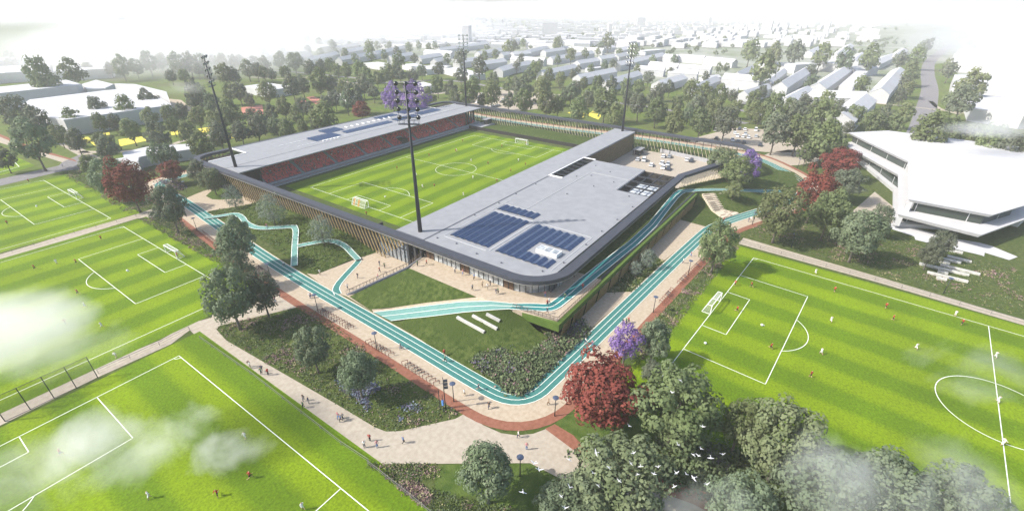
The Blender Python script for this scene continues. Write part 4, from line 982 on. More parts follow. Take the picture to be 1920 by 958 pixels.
belt(640, 0, Z, [(165, 312, 52), (240, 312, 42), (320, 342, 74), (410, 332, 44), (595, 332, 44), (670, 332, 72), (775, 382, 82), (805, 322, 42), (865, 307, 42), (985, 372, 44, 'd'), (1080, 372, 42), (1115, 362, 42), (1010, 332, 42), (935, 272, 62), (970, 262, 42), (1020, 242, 32), (1215, 337, 42), (1290, 312, 62), (1370, 302, 42), (1440, 292, 32), (1480, 367, 42), (1525, 362, 42, 'd'), (1330, 392, 34), (1660, 392, 42), (1845, 407, 42, 'd'), (1640, 292, 62), (1500, 237, 64, 'y'), (1455, 262, 42), (1200, 257, 32), (1215, 247, 52), (1870, 337, 42), (380, 267, 42), (435, 257, 32), (490, 267, 32), (525, 257, 32), (270, 257, 32), (200, 257, 34), (160, 272, 62), (310, 282, 32), (20, 300, 40), (75, 330, 40), (1400, 390, 40), (1750, 340, 40), (1560, 300, 40)], 2, 'street trees among the row houses')
belt(0, 0, Z, [(1500, 240, 50), (1560, 230, 40), (1640, 240, 40), (1720, 225, 40), (1480, 290, 44), (1790, 240, 40), (1860, 250, 40), (1730, 280, 36), (1800, 300, 40), (1870, 260, 40), (1150, 290, 40), (980, 265, 50), (60, 330, 60), (1590, 290, 40), (1370, 270, 40), (720, 290, 40)], 2, 'faint trees in the foggy city')

# anonymous street greenery in the far town: too small and faint to count
V = []
rr_ = random.Random(9); P0, N0 = crown_pts(9, 60, rc=(.3, .5))
for _ in range(520):
    px, py = rr_.uniform(250, 1900), 18 + 82 * rr_.random() ** .7
    if 1700 < px < 1800 or (px < 600 and py > 78): continue
    p = G(px, py, 4); r = rr_.uniform(2.5, 4.5); q = P0 * np.array([r, r, r * 1.15]) + np.array([p.x, p.y, 4.5])
    V.append(leaves(q, N0, r * .34, .4))
me = quads_mesh('distant_trees', np.concatenate(V), [FOL['g']]); o = bpy.data.objects.new('distant_trees', me); COL.objects.link(o); o['kind'] = 'stuff'
# --- ground-level planting: flower clumps, tufts, shrubs
def scatter(name, pxpoly, n, size, mats, hgt, cl=0.0, thr=0.5, z=0.0, seed=1, zf=None, per=5):
    rr = np.random.default_rng(seed); poly = [G(x, y, z) for x, y in pxpoly]
    xs = [p.x for p in poly]; ys = [p.y for p in poly]; V = []; MI = []
    k = 0; tries = 0
    while k < n and tries < n * 60:
        tries += 1
        p = Vector((rr.uniform(min(xs), max(xs)), rr.uniform(min(ys), max(ys)), 0))
        if not inside(p, poly): continue
        if cl:
            f = noise.noise(Vector((p.x * cl, p.y * cl, seed * 7.3)))
            if f < thr: continue
        k += 1
        zz = zf(p) if zf else .02
        m_ = per; c_ = np.array([p.x, p.y, zz]); h_ = hgt * rr.uniform(.5, 1.3)
        P = c_ + np.stack([rr.normal(0, size * .8, m_), rr.normal(0, size * .8, m_), rr.uniform(.15, 1, m_) * h_], 1)
        Nn = rr.normal(0, .6, (m_, 3)) + np.array([0, 0, .8])
        V.append(leaves(P, Nn, size * .45, .4)); MI.append(np.full(m_, rr.integers(0, len(mats))))
    me = quads_mesh(name, np.concatenate(V), mats, np.concatenate(MI)); o = bpy.data.objects.new(name, me); COL.objects.link(o); o['kind'] = 'stuff'
    return o
FP = M('heather_pink', (.19, .115, .11), (.28, .19, .18), scale=1, rough=.9); FV = M('lavender', (.10, .085, .14), (.16, .145, .20), scale=1, rough=.9); FB = M('pale_blue_flower', (.17, .20, .26), rough=.9); FW = M('seed_head', (.27, .25, .13), rough=.9)
SH1 = M('shrub_dark', (.06, .088, .035), (.10, .13, .06), scale=1, rough=.9); SH2 = M('shrub_mid', (.10, .135, .06), (.145, .18, .09), scale=1, rough=.9); TU = M('tuft', (.065, .10, .015), (.10, .135, .028), scale=1, rough=1)
BED1 = [(406, 617), (412, 611), (566, 576), (590, 582), (640, 619), (700, 668), (760, 708), (820, 744), (864, 774), (852, 782), (750, 806), (724, 807), (703, 799), (640, 760), (426, 638)]
BED2 = [(112, 326), (150, 312), (205, 322), (276, 380), (284, 388), (244, 402)]
BED3 = [(259, 411), (291, 408), (340, 416), (384, 457), (414, 482), (470, 532), (440, 543), (421, 502)]
BED4 = [(1396, 440), (1440, 408), (1560, 430), (1660, 440), (1900, 500), (1960, 560), (1960, 606), (1660, 520)]
BED5 = [(1258, 622), (1190, 690), (1215, 612), (1330, 492), (1384, 458), (1384, 464)]
BED6 = [(690, 871), (830, 871), (815, 918), (860, 935), (960, 955), (1000, 1000), (900, 1010), (800, 950)]
for i, (q, n, ) in enumerate(((BED1, 340), (BED2, 160), (BED3, 220), (BED4, 420), (BED5, 200), (BED6, 220))):
    scatter('wildflowers', q, n, .38, [FP, FP, FW], .4, .16, .16, seed=20 + i, per=7)
    scatter('wildflowers', q, n * 2, .3, [FW, TU, FP], .35, .3, -.1, seed=60 + i, per=4)
    scatter('meadow_grass', q, n * 9, .32, [TU, TU, SH2, SH1], .22, .22, -.35, seed=40 + i, per=4)
scatter('wildflowers', [(630, 716), (690, 706), (735, 752), (790, 762), (760, 790), (690, 770)], 260, .45, [FB, FB, FV], .4, .25, -.05, seed=81, per=6)
for q, n, s_ in (([(905, 575), (1005, 640), (960, 690), (840, 640)], 500, 3), ([(405, 412), (560, 400), (690, 465), (560, 495), (480, 440)], 700, 4), ([(1290, 380), (1320, 425), (1275, 410)], 120, 5), ([(1290, 345), (1440, 330), (1470, 355), (1330, 352)], 300, 6)):
    pass
scatter('meadow_grass', [(386, 398), (480, 381), (560, 405), (705, 471), (658, 488), (593, 514), (560, 496), (440, 420)], 2600, .4, [TU, SH2, TU], .35, .3, -.5, seed=91, zf=lambda p: zmound(p) + .03, per=4)
FBED = [(886, 681), (905, 664), (945, 655), (985, 662), (1005, 640), (1012, 632), (1030, 630), (1050, 634), (1096, 627), (1060, 662), (1018, 702), (977, 740), (966, 741), (955, 737)]
scatter('flower_bed', FBED, 1700, .6, [SH1, SH2, SH1, SH2, SH1, SH2, SH2, FP], .75, seed=70, per=10, zf=lambda p: .1)
scatter('flower_bed', FBED, 130, .5, [FV, SH2, SH1], .9, .28, .16, seed=71, per=10, zf=lambda p: .2)
scatter('flower_bed', [(1060, 634), (1075, 612), (1092, 608), (1100, 618), (1092, 632)], 130, .7, [SH1, SH2, FV], 1.1, seed=72, per=10)
scatter('flower_bed', [(300, 340), (330, 335), (352, 352), (330, 366)], 160, .6, [SH1, FV, FV, FP], .8, seed=73, per=8)
scatter('flower_bed', [(1135, 549), (1216, 472), (1243, 490), (1188, 546)], 260, .5, [SH1, SH2, TU, FW], .5, seed=74, per=6)
scatter('meadow_grass', [(1060, 850), (1180, 880), (1330, 945), (1420, 985), (1500, 900), (1360, 830), (1230, 830)], 700, .7, [SH1, SH2, SH1], .7, seed=75, per=6)
# ---------------------------------------------------------------- people
def skin_person(name, joints, edges, lab, mats, thick):
    me = bpy.data.meshes.new(name); me.from_pydata([j[:3] for j in joints], edges, []); me.update()
    o = bpy.data.objects.new(name, me); COL.objects.link(o)
    o.modifiers.new('skin', 'SKIN'); sub = o.modifiers.new('sub', 'SUBSURF'); sub.levels = 1; sub.render_levels = 1
    for i, j in enumerate(joints):
        sv = me.skin_vertices[0].data[i]; sv.radius = (j[3], j[4] if len(j) > 4 else j[3]); sv.use_root = (i == 0)
    bpy.context.view_layer.update(); dg = bpy.context.evaluated_depsgraph_get()
    m2 = bpy.data.meshes.new_from_object(o.evaluated_get(dg)); m2.name = name
    bpy.data.objects.remove(o)
    m2.materials.clear()
    for q in mats: m2.materials.append(q)
    J = [Vector(j[:3]) for j in joints]
    for p in m2.polygons:
        c = p.center; best = (9, 0)
        for (a, b), l in zip(edges, lab):
            d = J[b] - J[a]; t = min(max((c - J[a]).dot(d) / max(d.length_squared, 1e-9), 0), 1); dist = (c - (J[a] + d * t)).length
            if dist < best[0]: best = (dist, l)
        l = best[1]
        if l == 3 and (c.z > J[4].z - .02 + .0) : l = 4
        p.material_index = l; p.use_smooth = True
    return m2
SKIN_M = M('skin', (.42, .25, .17), rough=.6); HAIR = M('hair', (.04, .025, .015), rough=.7); SHOE = M('shoe', (.05, .05, .05), rough=.6)
def pose_person(pose, shirt, legs, name='person', bare=True):
    """material slots: 0 shirt, 1 shorts/trousers, 2 lower leg, 3 skin, 4 hair, 5 shoe"""
    st = {'stand': (0, 0, 0), 'walk': (.26, .16, .03), 'run': (.46, .34, .16), 'sit': (0, 0, 0)}[pose]
    s, arm, lean = st
    if pose == 'sit':
        hip = .48; J = [(0, 0, hip, .15, .12), (0, 0, .78, .14, .11), (0, 0, 1.02, .16, .10), (.02, 0, 1.12, .055), (.04, 0, 1.26, .10, .09)]
        L = [(.42, .1, .47), (.44, .1, .05), (.54, .1, .03)]; Rr = [(.42, -.1, .47), (.44, -.1, .05), (.54, -.1, .03)]
        al = [(0, .21, 1.0), (.08, .25, .76), (.28, .16, .66)]; ar = [(0, -.21, 1.0), (.08, -.25, .76), (.28, -.16, .66)]
    else:
        hip = .93 - s * .12; J = [(0, 0, hip, .14, .11), (lean * .5, 0, hip + .28, .13, .10), (lean, 0, hip + .50, .17, .11), (lean * 1.1, 0, hip + .60, .055), (lean * 1.25, 0, hip + .735, .10, .085)]
        L = [(s * .8, .10, hip - .43), (s * .75, .10, .07 + (.0)), (s * .75 + .13, .10, .03)]; Rr = [(s * .15, -.10, hip - .44), (-s * 1.0, -.10, .07 + s * .55), (-s * 1.0 + .12, -.10, .03 + s * .5)]
        if pose == 'stand': L = [(.01, .1, .49), (0, .1, .07), (.12, .11, .03)]; Rr = [(.01, -.1, .49), (0, -.1, .07), (.12, -.11, .03)]
        z = hip + .46
        al = [(lean, .21, z), (lean - arm, .25, z - .27), (lean - arm + (.22 if s > .3 else .08), .25, z - (.36 if s > .3 else .54))]; ar = [(lean, -.21, z), (lean + arm * .6, -.25, z - .27), (lean + arm * .6 + (.22 if s > .3 else .1), -.23, z - (.22 if s > .3 else .54))]
    E_ = [(0, 1), (1, 2), (2, 3), (3, 4)]; lab = [0, 0, 3, 3]
    def limb(root, pts, rad, labs):
        p = root
        for q, r_, l in zip(pts, rad, labs):
            J.append((*q, r_)); E_.append((p, len(J) - 1)); lab.append(l); p = len(J) - 1
    limb(0, L, (.075, .05, .04), (1, 2, 5)); limb(0, Rr, (.075, .05, .04), (1, 2, 5))
    limb(2, al, (.06, .045, .036), (0, 0, 3)); limb(2, ar, (.06, .045, .036), (0, 0, 3))
    return skin_person(name, J, E_, lab, [shirt, legs, SKIN_M if bare else legs, SKIN_M, HAIR, SHOE], 1)
def cm(n, c): return M('cloth_' + n, c, rough=.9)
CL = {'red': cm('red', (.38, .02, .02)), 'white': cm('white', (.78, .78, .76)), 'black': cm('black', (.015, .015, .02)), 'navy': cm('navy', (.02, .03, .08)), 'grey': cm('grey', (.22, .22, .23)), 'blue': cm('blue', (.10, .2, .42)), 'beige': cm('beige', (.42, .34, .24)), 'brown': cm('brown', (.12, .07, .04)), 'pink': cm('pink', (.5, .2, .24)), 'green': cm('green', (.07, .18, .09))}
PM = {}
def pmesh(pose, a, b, bare):
    k = (pose, a, b, bare)
    if k not in PM: PM[k] = pose_person(pose, CL[a], CL[b], bare=bare)
    return PM[k]
# terrain lookup so that feet meet slopes
from mathutils.bvhtree import BVHTree
bpy.context.view_layer.update()
tv, tf = [], []
for o in list(S.objects):
    if o.type == 'MESH' and (o.name.split('.')[0] in ('grass_mound', 'grass_bank', 'ramp_path', 'ramp_track', 'upper_track', 'deck', 'planted_deck', 'ground')):
        b = len(tv); tv += [o.matrix_world @ v.co for v in o.data.vertices]; tf += [tuple(b + i for i in p.vertices) for p in o.data.polygons]
BV = BVHTree.FromPolygons(tv, tf)
def hit(px, py):
    d = (G(px, py, 0) - CAM).normalized(); h = BV.ray_cast(CAM, d)
    return h[0] if h[0] is not None else G(px, py, 0)
def ground_z(x, y):
    h = BV.ray_cast(Vector((x, y, 12)), Vector((0, 0, -1))); return h[0].z if h[0] is not None else 0
PN = 0
def person(px, py, pose, a, b, label, bare=False, group=None, rz=None, z=None):
    global PN
    PN += 1
    p = hit(px, py) if z is None else G(px, py, z)
    o = bpy.data.objects.new('person', pmesh(pose, a, b, bare)); COL.objects.link(o)
    o.location = (p.x, p.y, p.z + .08); o.rotation_euler = (0, 0, rz if rz is not None else random.Random(PN).uniform(0, 6.28)); o.scale = (1.06,) * 3
    return tag(o, label, 'person', group)
def players(lst, ox, oy, sc, col, pitchname, marks):
    for x, y in lst:
        px, py = ox + x / sc, oy + y / sc; p = G(px, py)
        near = min(marks, key=lambda q: (q[0] - p.x) ** 2 + (q[1] - p.y) ** 2)
        w_ = 'red-shirted player' if col == 'red' else 'white-clad player'
        person(px, py, random.choice(['run', 'run', 'walk', 'run']), col, 'black' if col == 'red' else 'white', f'{w_} {near[2]} on the {pitchname}', True, f'{col} team players on the {pitchname}')
def marks(T, L, W, a='near', b='far'):
    h, w = L / 2, W / 2
    q = [(0, 0, 'by the centre spot'), (0, w * .55, 'on the halfway line'), (h - 8, 0, f'before the {b} goal'), (-h + 7, 0, f'before the {a} goal'), (-h + 20, 0, f'at the {a} penalty arc'), (h - 20, 0, f'at the {b} penalty arc'), (-h + 9, w * .75, f'beside the {a} penalty box'), (-h + 9, -w * .75, f'outside the {a} penalty box'), (-15, w * .7, f'near one touchline'), (-15, -w * .7, f'near the other touchline'), (18, w * .7, 'by the touchline past halfway'), (18, -w * .7, 'across the pitch past halfway'), (-20, 0, 'in open midfield'), (h - 9, w * .75, f'beside the {b} penalty box'), (h - 9, -w * .75, f'outside the {b} penalty box')]
    return [(*T(u, v), t) for u, v, t in q]
MS = marks(ST, 105, 65); MR = marks(RP, 103, 66); MM = marks(ML, 105, 72); MB_ = marks(BL, 107, 69)
players([(1190, 297), (1145, 362), (975, 392), (770, 474), (1008, 587), (1350, 442), (1498, 490), (1592, 450), (1410, 557), (1440, 334), (1597, 315), (575, 767)], 520, 180, 3.42, 'red', 'stadium pitch', MS)
players([(1151, 360), (1243, 427), (1545, 424), (895, 517), (1255, 534), (933, 592), (1193, 642)], 520, 180, 3.42, 'white', 'stadium pitch', MS)
players([(290, 648), (385, 657), (848, 684), (1135, 776), (1175, 842), (1565, 867), (300, 792), (490, 1000), (715, 1162)], 1280, 320, Z, 'red', 'big practice pitch', MR)
players([(742, 580), (828, 850), (1525, 820), (775, 1034), (1303, 1002), (1748, 1050), (1760, 1300), (1793, 1543)], 1280, 320, Z, 'white', 'big practice pitch', MR)
players([(165, 68), (47, 306), (572, 392), (435, 524), (445, 697), (375, 864), (998, 490), (203, 557)], 0, 320, Z, 'red', 'pitches beside the track', MM)
players([(323, 527), (478, 770), (580, 884), (0, 730)], 0, 320, Z, 'white', 'middle practice pitch', MM)
players([(1380, 556), (845, 887), (1705, 952)], 0, 638, Z, 'white', 'misty pitch', MB_)
players([(1405, 778), (1228, 872), (345, 648)], 0, 638, Z, 'red', 'misty pitch', MB_)
PAL = [('black', 'navy', 'dark suit'), ('grey', 'black', 'grey top'), ('white', 'navy', 'white shirt'), ('navy', 'grey', 'navy coat'), ('beige', 'brown', 'beige jacket'), ('pink', 'blue', 'pink top'), ('green', 'black', 'green jacket'), ('white', 'beige', 'cream outfit'), ('blue', 'black', 'blue top'), ('red', 'black', 'red jacket')]
def peds(lst, where, run=False, z=None):
    for i, q in enumerate(lst):
        a, b, t = PAL[(i * 3 + len(where)) % 10]; how = where[i] if isinstance(where, (list, tuple)) else where
        pose = q[2] if len(q) > 2 else ('run' if run else random.choice(['walk', 'stand', 'walk']))
        person(q[0], q[1], pose, a, b, f'{ {"run": "runner", "walk": "walker", "stand": "person"}[pose]} in {t} {how}', pose == 'run', None, None, z)
zc = lambda L, ox, oy, sc: [(ox + q[0] / sc, oy + q[1] / sc, *q[2:]) for q in L]
peds(zc([(655, 102)], 0, 638, Z), 'alone on the path beside the ball net')
peds(zc([(1408, 158), (1402, 150), (1475, 175), (1470, 192), (1508, 196)], 0, 638, Z), 'in the first group on the gravel walk')
peds(zc([(1708, 340), (1735, 356), (1706, 380)], 0, 638, Z), 'in the trio halfway down the gravel walk')
peds(zc([(1902, 440), (1916, 456), (1926, 448)], 0, 638, Z), 'in the huddle beside the meadow bed')
peds(zc([(162, 566), (132, 602), (203, 602), (350, 579)], 640, 638, Z), 'on the wide gravel square near the rail')
peds(zc([(995, 547), (1040, 614)], 640, 638, Z), ['where the brick path bends below the track', 'alone on the gravel square beside the small lawn'])
peds(zc([(1163, 364), (690, 312), (830, 383), (335, 52)], 640, 638, Z), ['beside the lamp at the track bend', 'on the sand strip beside the bicycle racks', 'on the sand strip near the lowest lamp shadow', 'between track and bicycle racks'])
peds(zc([(768, 280, 'run'), (580, 122, 'run'), (580, 88, 'run')], 640, 638, Z), ['in the outer lane before the bend', 'beside the grass slope, front one of a pair', 'beside the grass slope, rear one of a pair'])
peds(zc([(1375, 22, 'run'), (1410, 32, 'run')], 640, 638, Z), ['in the inner lane below the deck', 'in the outer lane below the deck'])
peds(zc([(768, 459), (1108, 488), (1304, 378), (1348, 396), (1303, 436), (1016, 587), (1290, 495)], 440, 420, 4.79), ['at the corner of the grass mound', 'in the middle of the plaza with a bag', 'near the gate hall, taller of two', 'near the gate hall, nearer the wall', 'on the plaza before the handrail', 'at the foot of the retaining wall', 'leaning by the handrail'])
peds(zc([(405, 660), (367, 703)], 440, 420, 4.79), ['under the slender dark tree', 'on the pale path behind the slender dark tree'])
peds(zc([(678, 669), (690, 665)], 440, 420, 4.79), ['in a pair beside the brick path lamp', 'second of a pair at the brick path lamp'])
peds(zc([(442, 382, 'run'), (297, 38, 'run')], 440, 420, 4.79), ['on the shaded stretch of track', 'on the zig-zag path across the mound'])
DK = [(172, 556), (241, 546), (452, 607), (513, 622), (596, 656), (583, 737), (656, 710), (694, 732), (714, 706), (758, 768), (772, 762), (1140, 852), (1156, 837), (1126, 788), (1362, 612), (1341, 638)]
DW = ['at the top of the retaining wall', 'by the first glass pane of the cafe', 'next to the brown cafe door', 'just past the brown cafe door', 'close to the cafe glass', 'on the open deck with a long shadow', 'on the deck before the second door', 'in the middle of the deck group', 'beside the glass behind the deck group', 'in the front pair on the deck', 'second of the front pair on the deck', 'waiting beside the upper track bend', 'next to the one waiting at the upper bend', 'right at the round glass corner', 'beside the dark side wall of the clubhouse', 'in the shade of the rim beside the clubhouse']
peds(zc(DK, 740, 360, 3.99), DW, z=DZ)
peds(zc([(1137, 912, 'run'), (1275, 802, 'run'), (1405, 732, 'run')], 740, 360, 3.99), ['at the bend of the upper track by the railing', 'in the shaded lane of the upper track', 'furthest up the shaded upper track'], z=DZ)
peds(zc([(708, 782), (731, 777), (745, 772), (1097, 391), (1145, 346), (1415, 231), (1452, 242), (1443, 230), (1530, 121), (1583, 106), (1515, 126), (1552, 111), (1354, 126)], 960, 380, 3.42), ['by the purple tree on the sand strip, tallest of three', 'by the purple tree, in the middle of three', 'by the purple tree, nearest the brick path', 'beside the track near the round tree', 'close to the round tree at the pitch corner', 'at the start of the path above the big pitch', 'further along at the path above the big pitch', 'with others at the path above the big pitch', 'under the lamp at the walkway bend', 'beside the broad tree at the walkway bend', 'before the lamp at the walkway bend', 'between lamp and broad tree', 'at the foot of the seating steps'])
peds(zc([(298, 302, 'run'), (340, 287, 'run')], 240, 300, 5.99), ['at the track bend by the red tree', 'just behind another at the track bend'])
peds([(118, 313), (414, 445)], ['at the road junction beyond the far practice pitch', 'under the full tree beside the racks'])
# spectators in the grandstand
rs = random.Random(4); cnt = 0
SP = [('black', 'grey'), ('white', 'black'), ('grey', 'navy'), ('red', 'black'), ('white', 'navy'), ('black', 'black'), ('navy', 'black')]
for bi, (xa, xb) in enumerate(BL_X):
    used = set()
    for _ in range(22):
        r = int(abs(rs.gauss(6, 4))) % 15; cidx = rs.randrange(int((xb - xa) / .52))
        if (r, cidx) in used: continue
        used.add((r, cidx))
        x = xa + cidx * .52 + .22; yy = FY0 + 2.0 + r * RD + (x + 63) * 1.6 / 141
        if bi == 4 and 4.8 < x - xa < 10.2 and r < 8: continue
        a, b = rs.choice(SP)
        o = bpy.data.objects.new('person', pmesh('sit', a, b, False)); COL.objects.link(o); o.location = (x, yy + .5, .9 + r * RH - .03); o.rotation_euler = (0, 0, -math.pi / 2)
        tag(o, f'spectator in {a} top seated on the red grandstand seats', 'person', f'seated spectators in {a} tops'); cnt += 1

# ---------------------------------------------------------------- goals and balls
NETM = M('goal_net', (.8, .8, .8), rough=.9); NETM.node_tree.nodes['Principled BSDF'].inputs['Alpha'].default_value = .18
def goal(T, u, sgn, label, dep=2.0, extra=False):
    c = T(u, 0); e = T(u + sgn, 0); rz = math.atan2(e[1] - c[1], e[0] - c[0])
    t = thing('football_goal', label, 'goal', (c[0], c[1], .08), rz)
    mb = MB(); h = 2.44; w_ = 3.66; tp = 1.0
    for s in (-1, 1):
        mb.bar((0, s * w_, 0), (0, s * w_, h), .16); mb.bar((0, s * w_, h), (tp, s * w_, h), .1); mb.bar((tp, s * w_, h), (dep, s * w_, 0), .08); mb.bar((0, s * w_, 0), (dep, s * w_, 0), .1)
    mb.bar((0, -w_, h), (0, w_, h), .16); mb.bar((tp, -w_, h), (tp, w_, h), .1); mb.bar((dep, -w_, 0), (dep, w_, 0), .1)
    mb.build('frame', WHITE, t)
    mb = MB()
    for s in (-1, 1): mb.add([(0.02, s * w_, 0), (0.02, s * w_, h), (tp, s * w_, h), (dep, s * w_, 0)], [(0, 1, 2, 3)])
    mb.add([(0, -w_, h + .02), (0, w_, h + .02), (tp, w_, h + .02), (tp, -w_, h + .02), (dep, w_, 0), (dep, -w_, 0)], [(0, 1, 2, 3), (3, 2, 4, 5)])
    mb.build('net', NETM, t)
    return t
g1 = goal(ST, -52.4, -1, 'goal with orange striped net at the near end of the stadium pitch')
OR = M('orange_net', (.55, .22, .03)); OR.node_tree.nodes['Principled BSDF'].inputs['Alpha'].default_value = .5
mb = MB()
for y in (-2.9, -.4): mb.add([(1.05, y, 2.47), (1.05, y + 1.0, 2.47), (2.03, y + 1.0, 0.02), (2.03, y, 0.02)], [(0, 1, 2, 3)])
mb.build('net_band', OR, g1)
goal(ST, 52.4, 1, 'goal before the black wall at the far end of the stadium pitch')
goal(RP, -51.3, -1, 'white goal of the big practice pitch beside the bicycle rack verge')
goal(ML, -52.5, -1, 'white goal of the middle practice pitch with a keeper before it')
goal(TL, -52.5, -1, 'white goal of the far practice pitch below the big red tree')
BALL = M('ball_white', (.8, .8, .8))
for px, py, lab in ((1428, 611, 'white ball on the penalty spot of the big practice pitch'), (239.5, 509, 'white ball on the penalty spot of the middle practice pitch'), (69, 387.5, 'white ball on the penalty spot of the far practice pitch'), (722, 370.5, 'white ball on the near penalty spot of the stadium pitch'), (1322, 645, 'white ball lying beside the near touchline of the big practice pitch')):
    p = G(px, py); tag(MB().lathe([(.001, 0), (.2, .06), (.3, .22), (.26, .4), (.12, .5), (.001, .52)], (p.x, p.y, .08), 10).build('ball', BALL, smooth=True), lab, 'ball')

# ---------------------------------------------------------------- street furniture
HEADM = M('lamp_head', (.06, .08, .13), rough=.35, spec=.5)
lp = thing('street_lamp', 'x', 'street lamp', (0, 0, 0), 0, 'disc-headed lamps along the paths')
MB().tube([(0, 0, 0), (0, 0, 2.2), (0, 0, 4.55)], [.11, .08, .06], 8).build('pole', DARK, lp, True)
MB().lathe([(.001, 4.72), (.42, 4.66), (.60, 4.58), (.55, 4.5), (.08, 4.44)], n=8).build('lamp_head', HEADM, lp)
LAMPS = [(851, 753, 'standing on the brick path near the signal pole'), (1040, 780, 'at the bend between red tree and track'), (975, 893, 'on the small lawn below the sand square'), (707, 656, 'on the brick path above the two round meadow trees'), (596, 582, 'at the crossing of pale path and brick path'), (508, 522, 'beside the racks near the tree shadow'), (370, 433, 'opposite the start of the zig-zag path'), (1224.6, 586, 'on the side promenade nearest the purple tree'), (1290, 516, 'halfway along the side promenade beside racks'), (1410, 422, 'at the bend of the upper walkway'), (1769, 550, 'on the lawn before the beam benches'), (1483, 464, 'on the meadow above the big pitch path'), (350, 361, 'in the flower patch inside the track bend'), (1495, 317, 'beside the far brick path under the red trees')]
for i, (x, y, t_) in enumerate(LAMPS):
    p = G(x, y); o = lp if i == 0 else dup(lp); o.location = p; o['label'] = 'disc-headed lamp ' + t_
for px, py, h_, lab, hd in ((825.4, 768, 5.2, 'plain dark post on the meadow edge, one of a signal trio', 0), (832, 774, 4.6, 'dark post with a blue panel on the meadow edge', 1), (835.4, 765, 7.6, 'tall dark signal pole with three side boxes at the meadow edge', 2)):
    t = thing('signal_pole', lab, 'pole', G(px, py))
    MB().tube([(0, 0, 0), (0, 0, h_)], [.10, .06], 7).build('pole', DARK, t)
    if hd == 1: MB().box((0, .0, 2.6), (.3, .3, 1.2)).build('panel', M('blue_panel', (.1, .25, .6)), t)
    if hd == 2:
        for k in range(3): MB().box((.3, -.3, h_ - .9 - k * .8), (.7, .5, .25), R(-45)).build('signal_box', DARK, t)
# bicycle racks with a few bicycles
RACKM = M('rack_steel', (.17, .06, .04), rough=.6)
def rack_mesh(n):
    mb = MB()
    for i in range(n):
        x = i * 1.05
        mb.bar((x, -.55, 0), (x, -.55, .95), .09); mb.bar((x, -.55, .95), (x + .45, .55, .95), .08); mb.bar((x + .45, .55, .95), (x + .45, .55, 0), .09)
    return mb
bk = thing('bicycle', 'x', 'bicycle')
mb = MB()
for x in (-.5, .5): mb.tube([(x + .33 * math.cos(a * math.pi / 7), 0, .34 + .33 * math.sin(a * math.pi / 7)) for a in range(15)], .035, 5, cap=False)
mb.build('wheels', SHOE, bk)
MB().bar((-.5, 0, .34), (-.15, 0, .75), .05).bar((-.15, 0, .75), (.4, 0, .8), .05).bar((.4, 0, .8), (.5, 0, .34), .05).bar((-.15, 0, .75), (0, 0, .34), .05).bar((0, 0, .34), (.4, 0, .78), .05).bar((.4, 0, .8), (.4, 0, 1.02), .04).bar((.36, -.25, 1.03), (.36, .25, 1.03), .04).bar((-.18, 0, .75), (-.2, 0, .95), .04).build('frame', M('bike_paint', (.06, .07, .10), rough=.4), bk)
MB().box((-.2, 0, .97), (.26, .14, .06)).build('saddle', SHOE, bk)
RK = [((377, 437), (412, 464.5), 'by the full blue-green tree'), ((480, 501), (509, 524), 'in the tree shadow'), ((601, 584), (664, 620), 'before the first meadow tree'), ((690, 643), (745, 674), 'above the two round meadow trees'), ((758, 682), (826, 726), 'ending at the signal pole'), ((1238, 571), (1264, 542), 'below the side promenade lamp'), ((1272, 534), (1320, 487), 'below the round corner tree')]
first = True
for i, (a, b, t_) in enumerate(RK):
    A = G(*a); B = G(*b); d = B - A; n_ = max(3, int(d.length / 1.05)); rz = math.atan2(d.y, d.x)
    rk = thing('bicycle_rack', 'row of rust-coloured bicycle hoops ' + t_, 'bicycle rack', (A.x, A.y, .07), rz)
    rack_mesh(n_).build('hoops', RACKM, rk)
    rr = random.Random(i)
    for j in sorted(rr.sample(range(n_), max(1, min(5, n_ // 5 + 1)))):
        q = A + d.normalized() * (j * 1.05 + .3)
        o = bk if first else dup(bk); first = False
        o.location = (q.x, q.y, .075); o.rotation_euler = (0, 0, rz + 1.2 + rr.uniform(-.15, .15)); o['label'] = 'bicycle locked to the rust-coloured rack ' + t_; o['group'] = 'bicycles in the rack ' + t_
# beam benches
BEAM = M('beam_concrete', (.46, .45, .42), (.55, .54, .5), scale=1.2, rough=.9)
def beam(a, b, lab, grp, w_=.55):
    A = hit(*a); B = hit(*b); t = (A + B) / 2; mb = MB(); d = B - A
    z = max(A.z, B.z); mb.bar((A.x, A.y, A.z + .22), (B.x, B.y, B.z + .22), w_, w_)
    o = mb.build('beam_bench', BEAM); tag(o, lab, 'bench', grp)
for a, b, l in (((857, 596), (908, 624), 'longest pale concrete beam on the grass slope below the ramp'), ((886, 593), (932, 618), 'middle pale concrete beam of three on the grass slope'), ((912, 590), (937, 603), 'short pale concrete beam nearest the deck on the grass slope')): beam(a, b, l, None)
for i, (a, b) in enumerate((((440, 403), (935, 520)), ((650, 415), (1045, 512)), ((600, 370), (745, 405)), ((660, 352), (855, 397)), ((720, 330), (960, 388)), ((625, 480), (725, 503)), ((520, 490), (925, 585)), ((610, 545), (712, 568)), ((700, 262), (872, 298)))):
    beam((1640 + a[0] / 5.32, 420 + a[1] / 5.32), (1640 + b[0] / 5.32, 420 + b[1] / 5.32), 'pale lawn beam by the white building, ' + ['longest, half under the twin trees', 'second longest, reaching towards the open lawn', 'short, in the shade of the twin trees', 'middling, third from the white plinth', 'middling, second from the white plinth', 'very short, between two long ones', 'long, next to the lamp', 'very short, nearest the big practice pitch', 'closest to the white plinth'][i], None, .8)
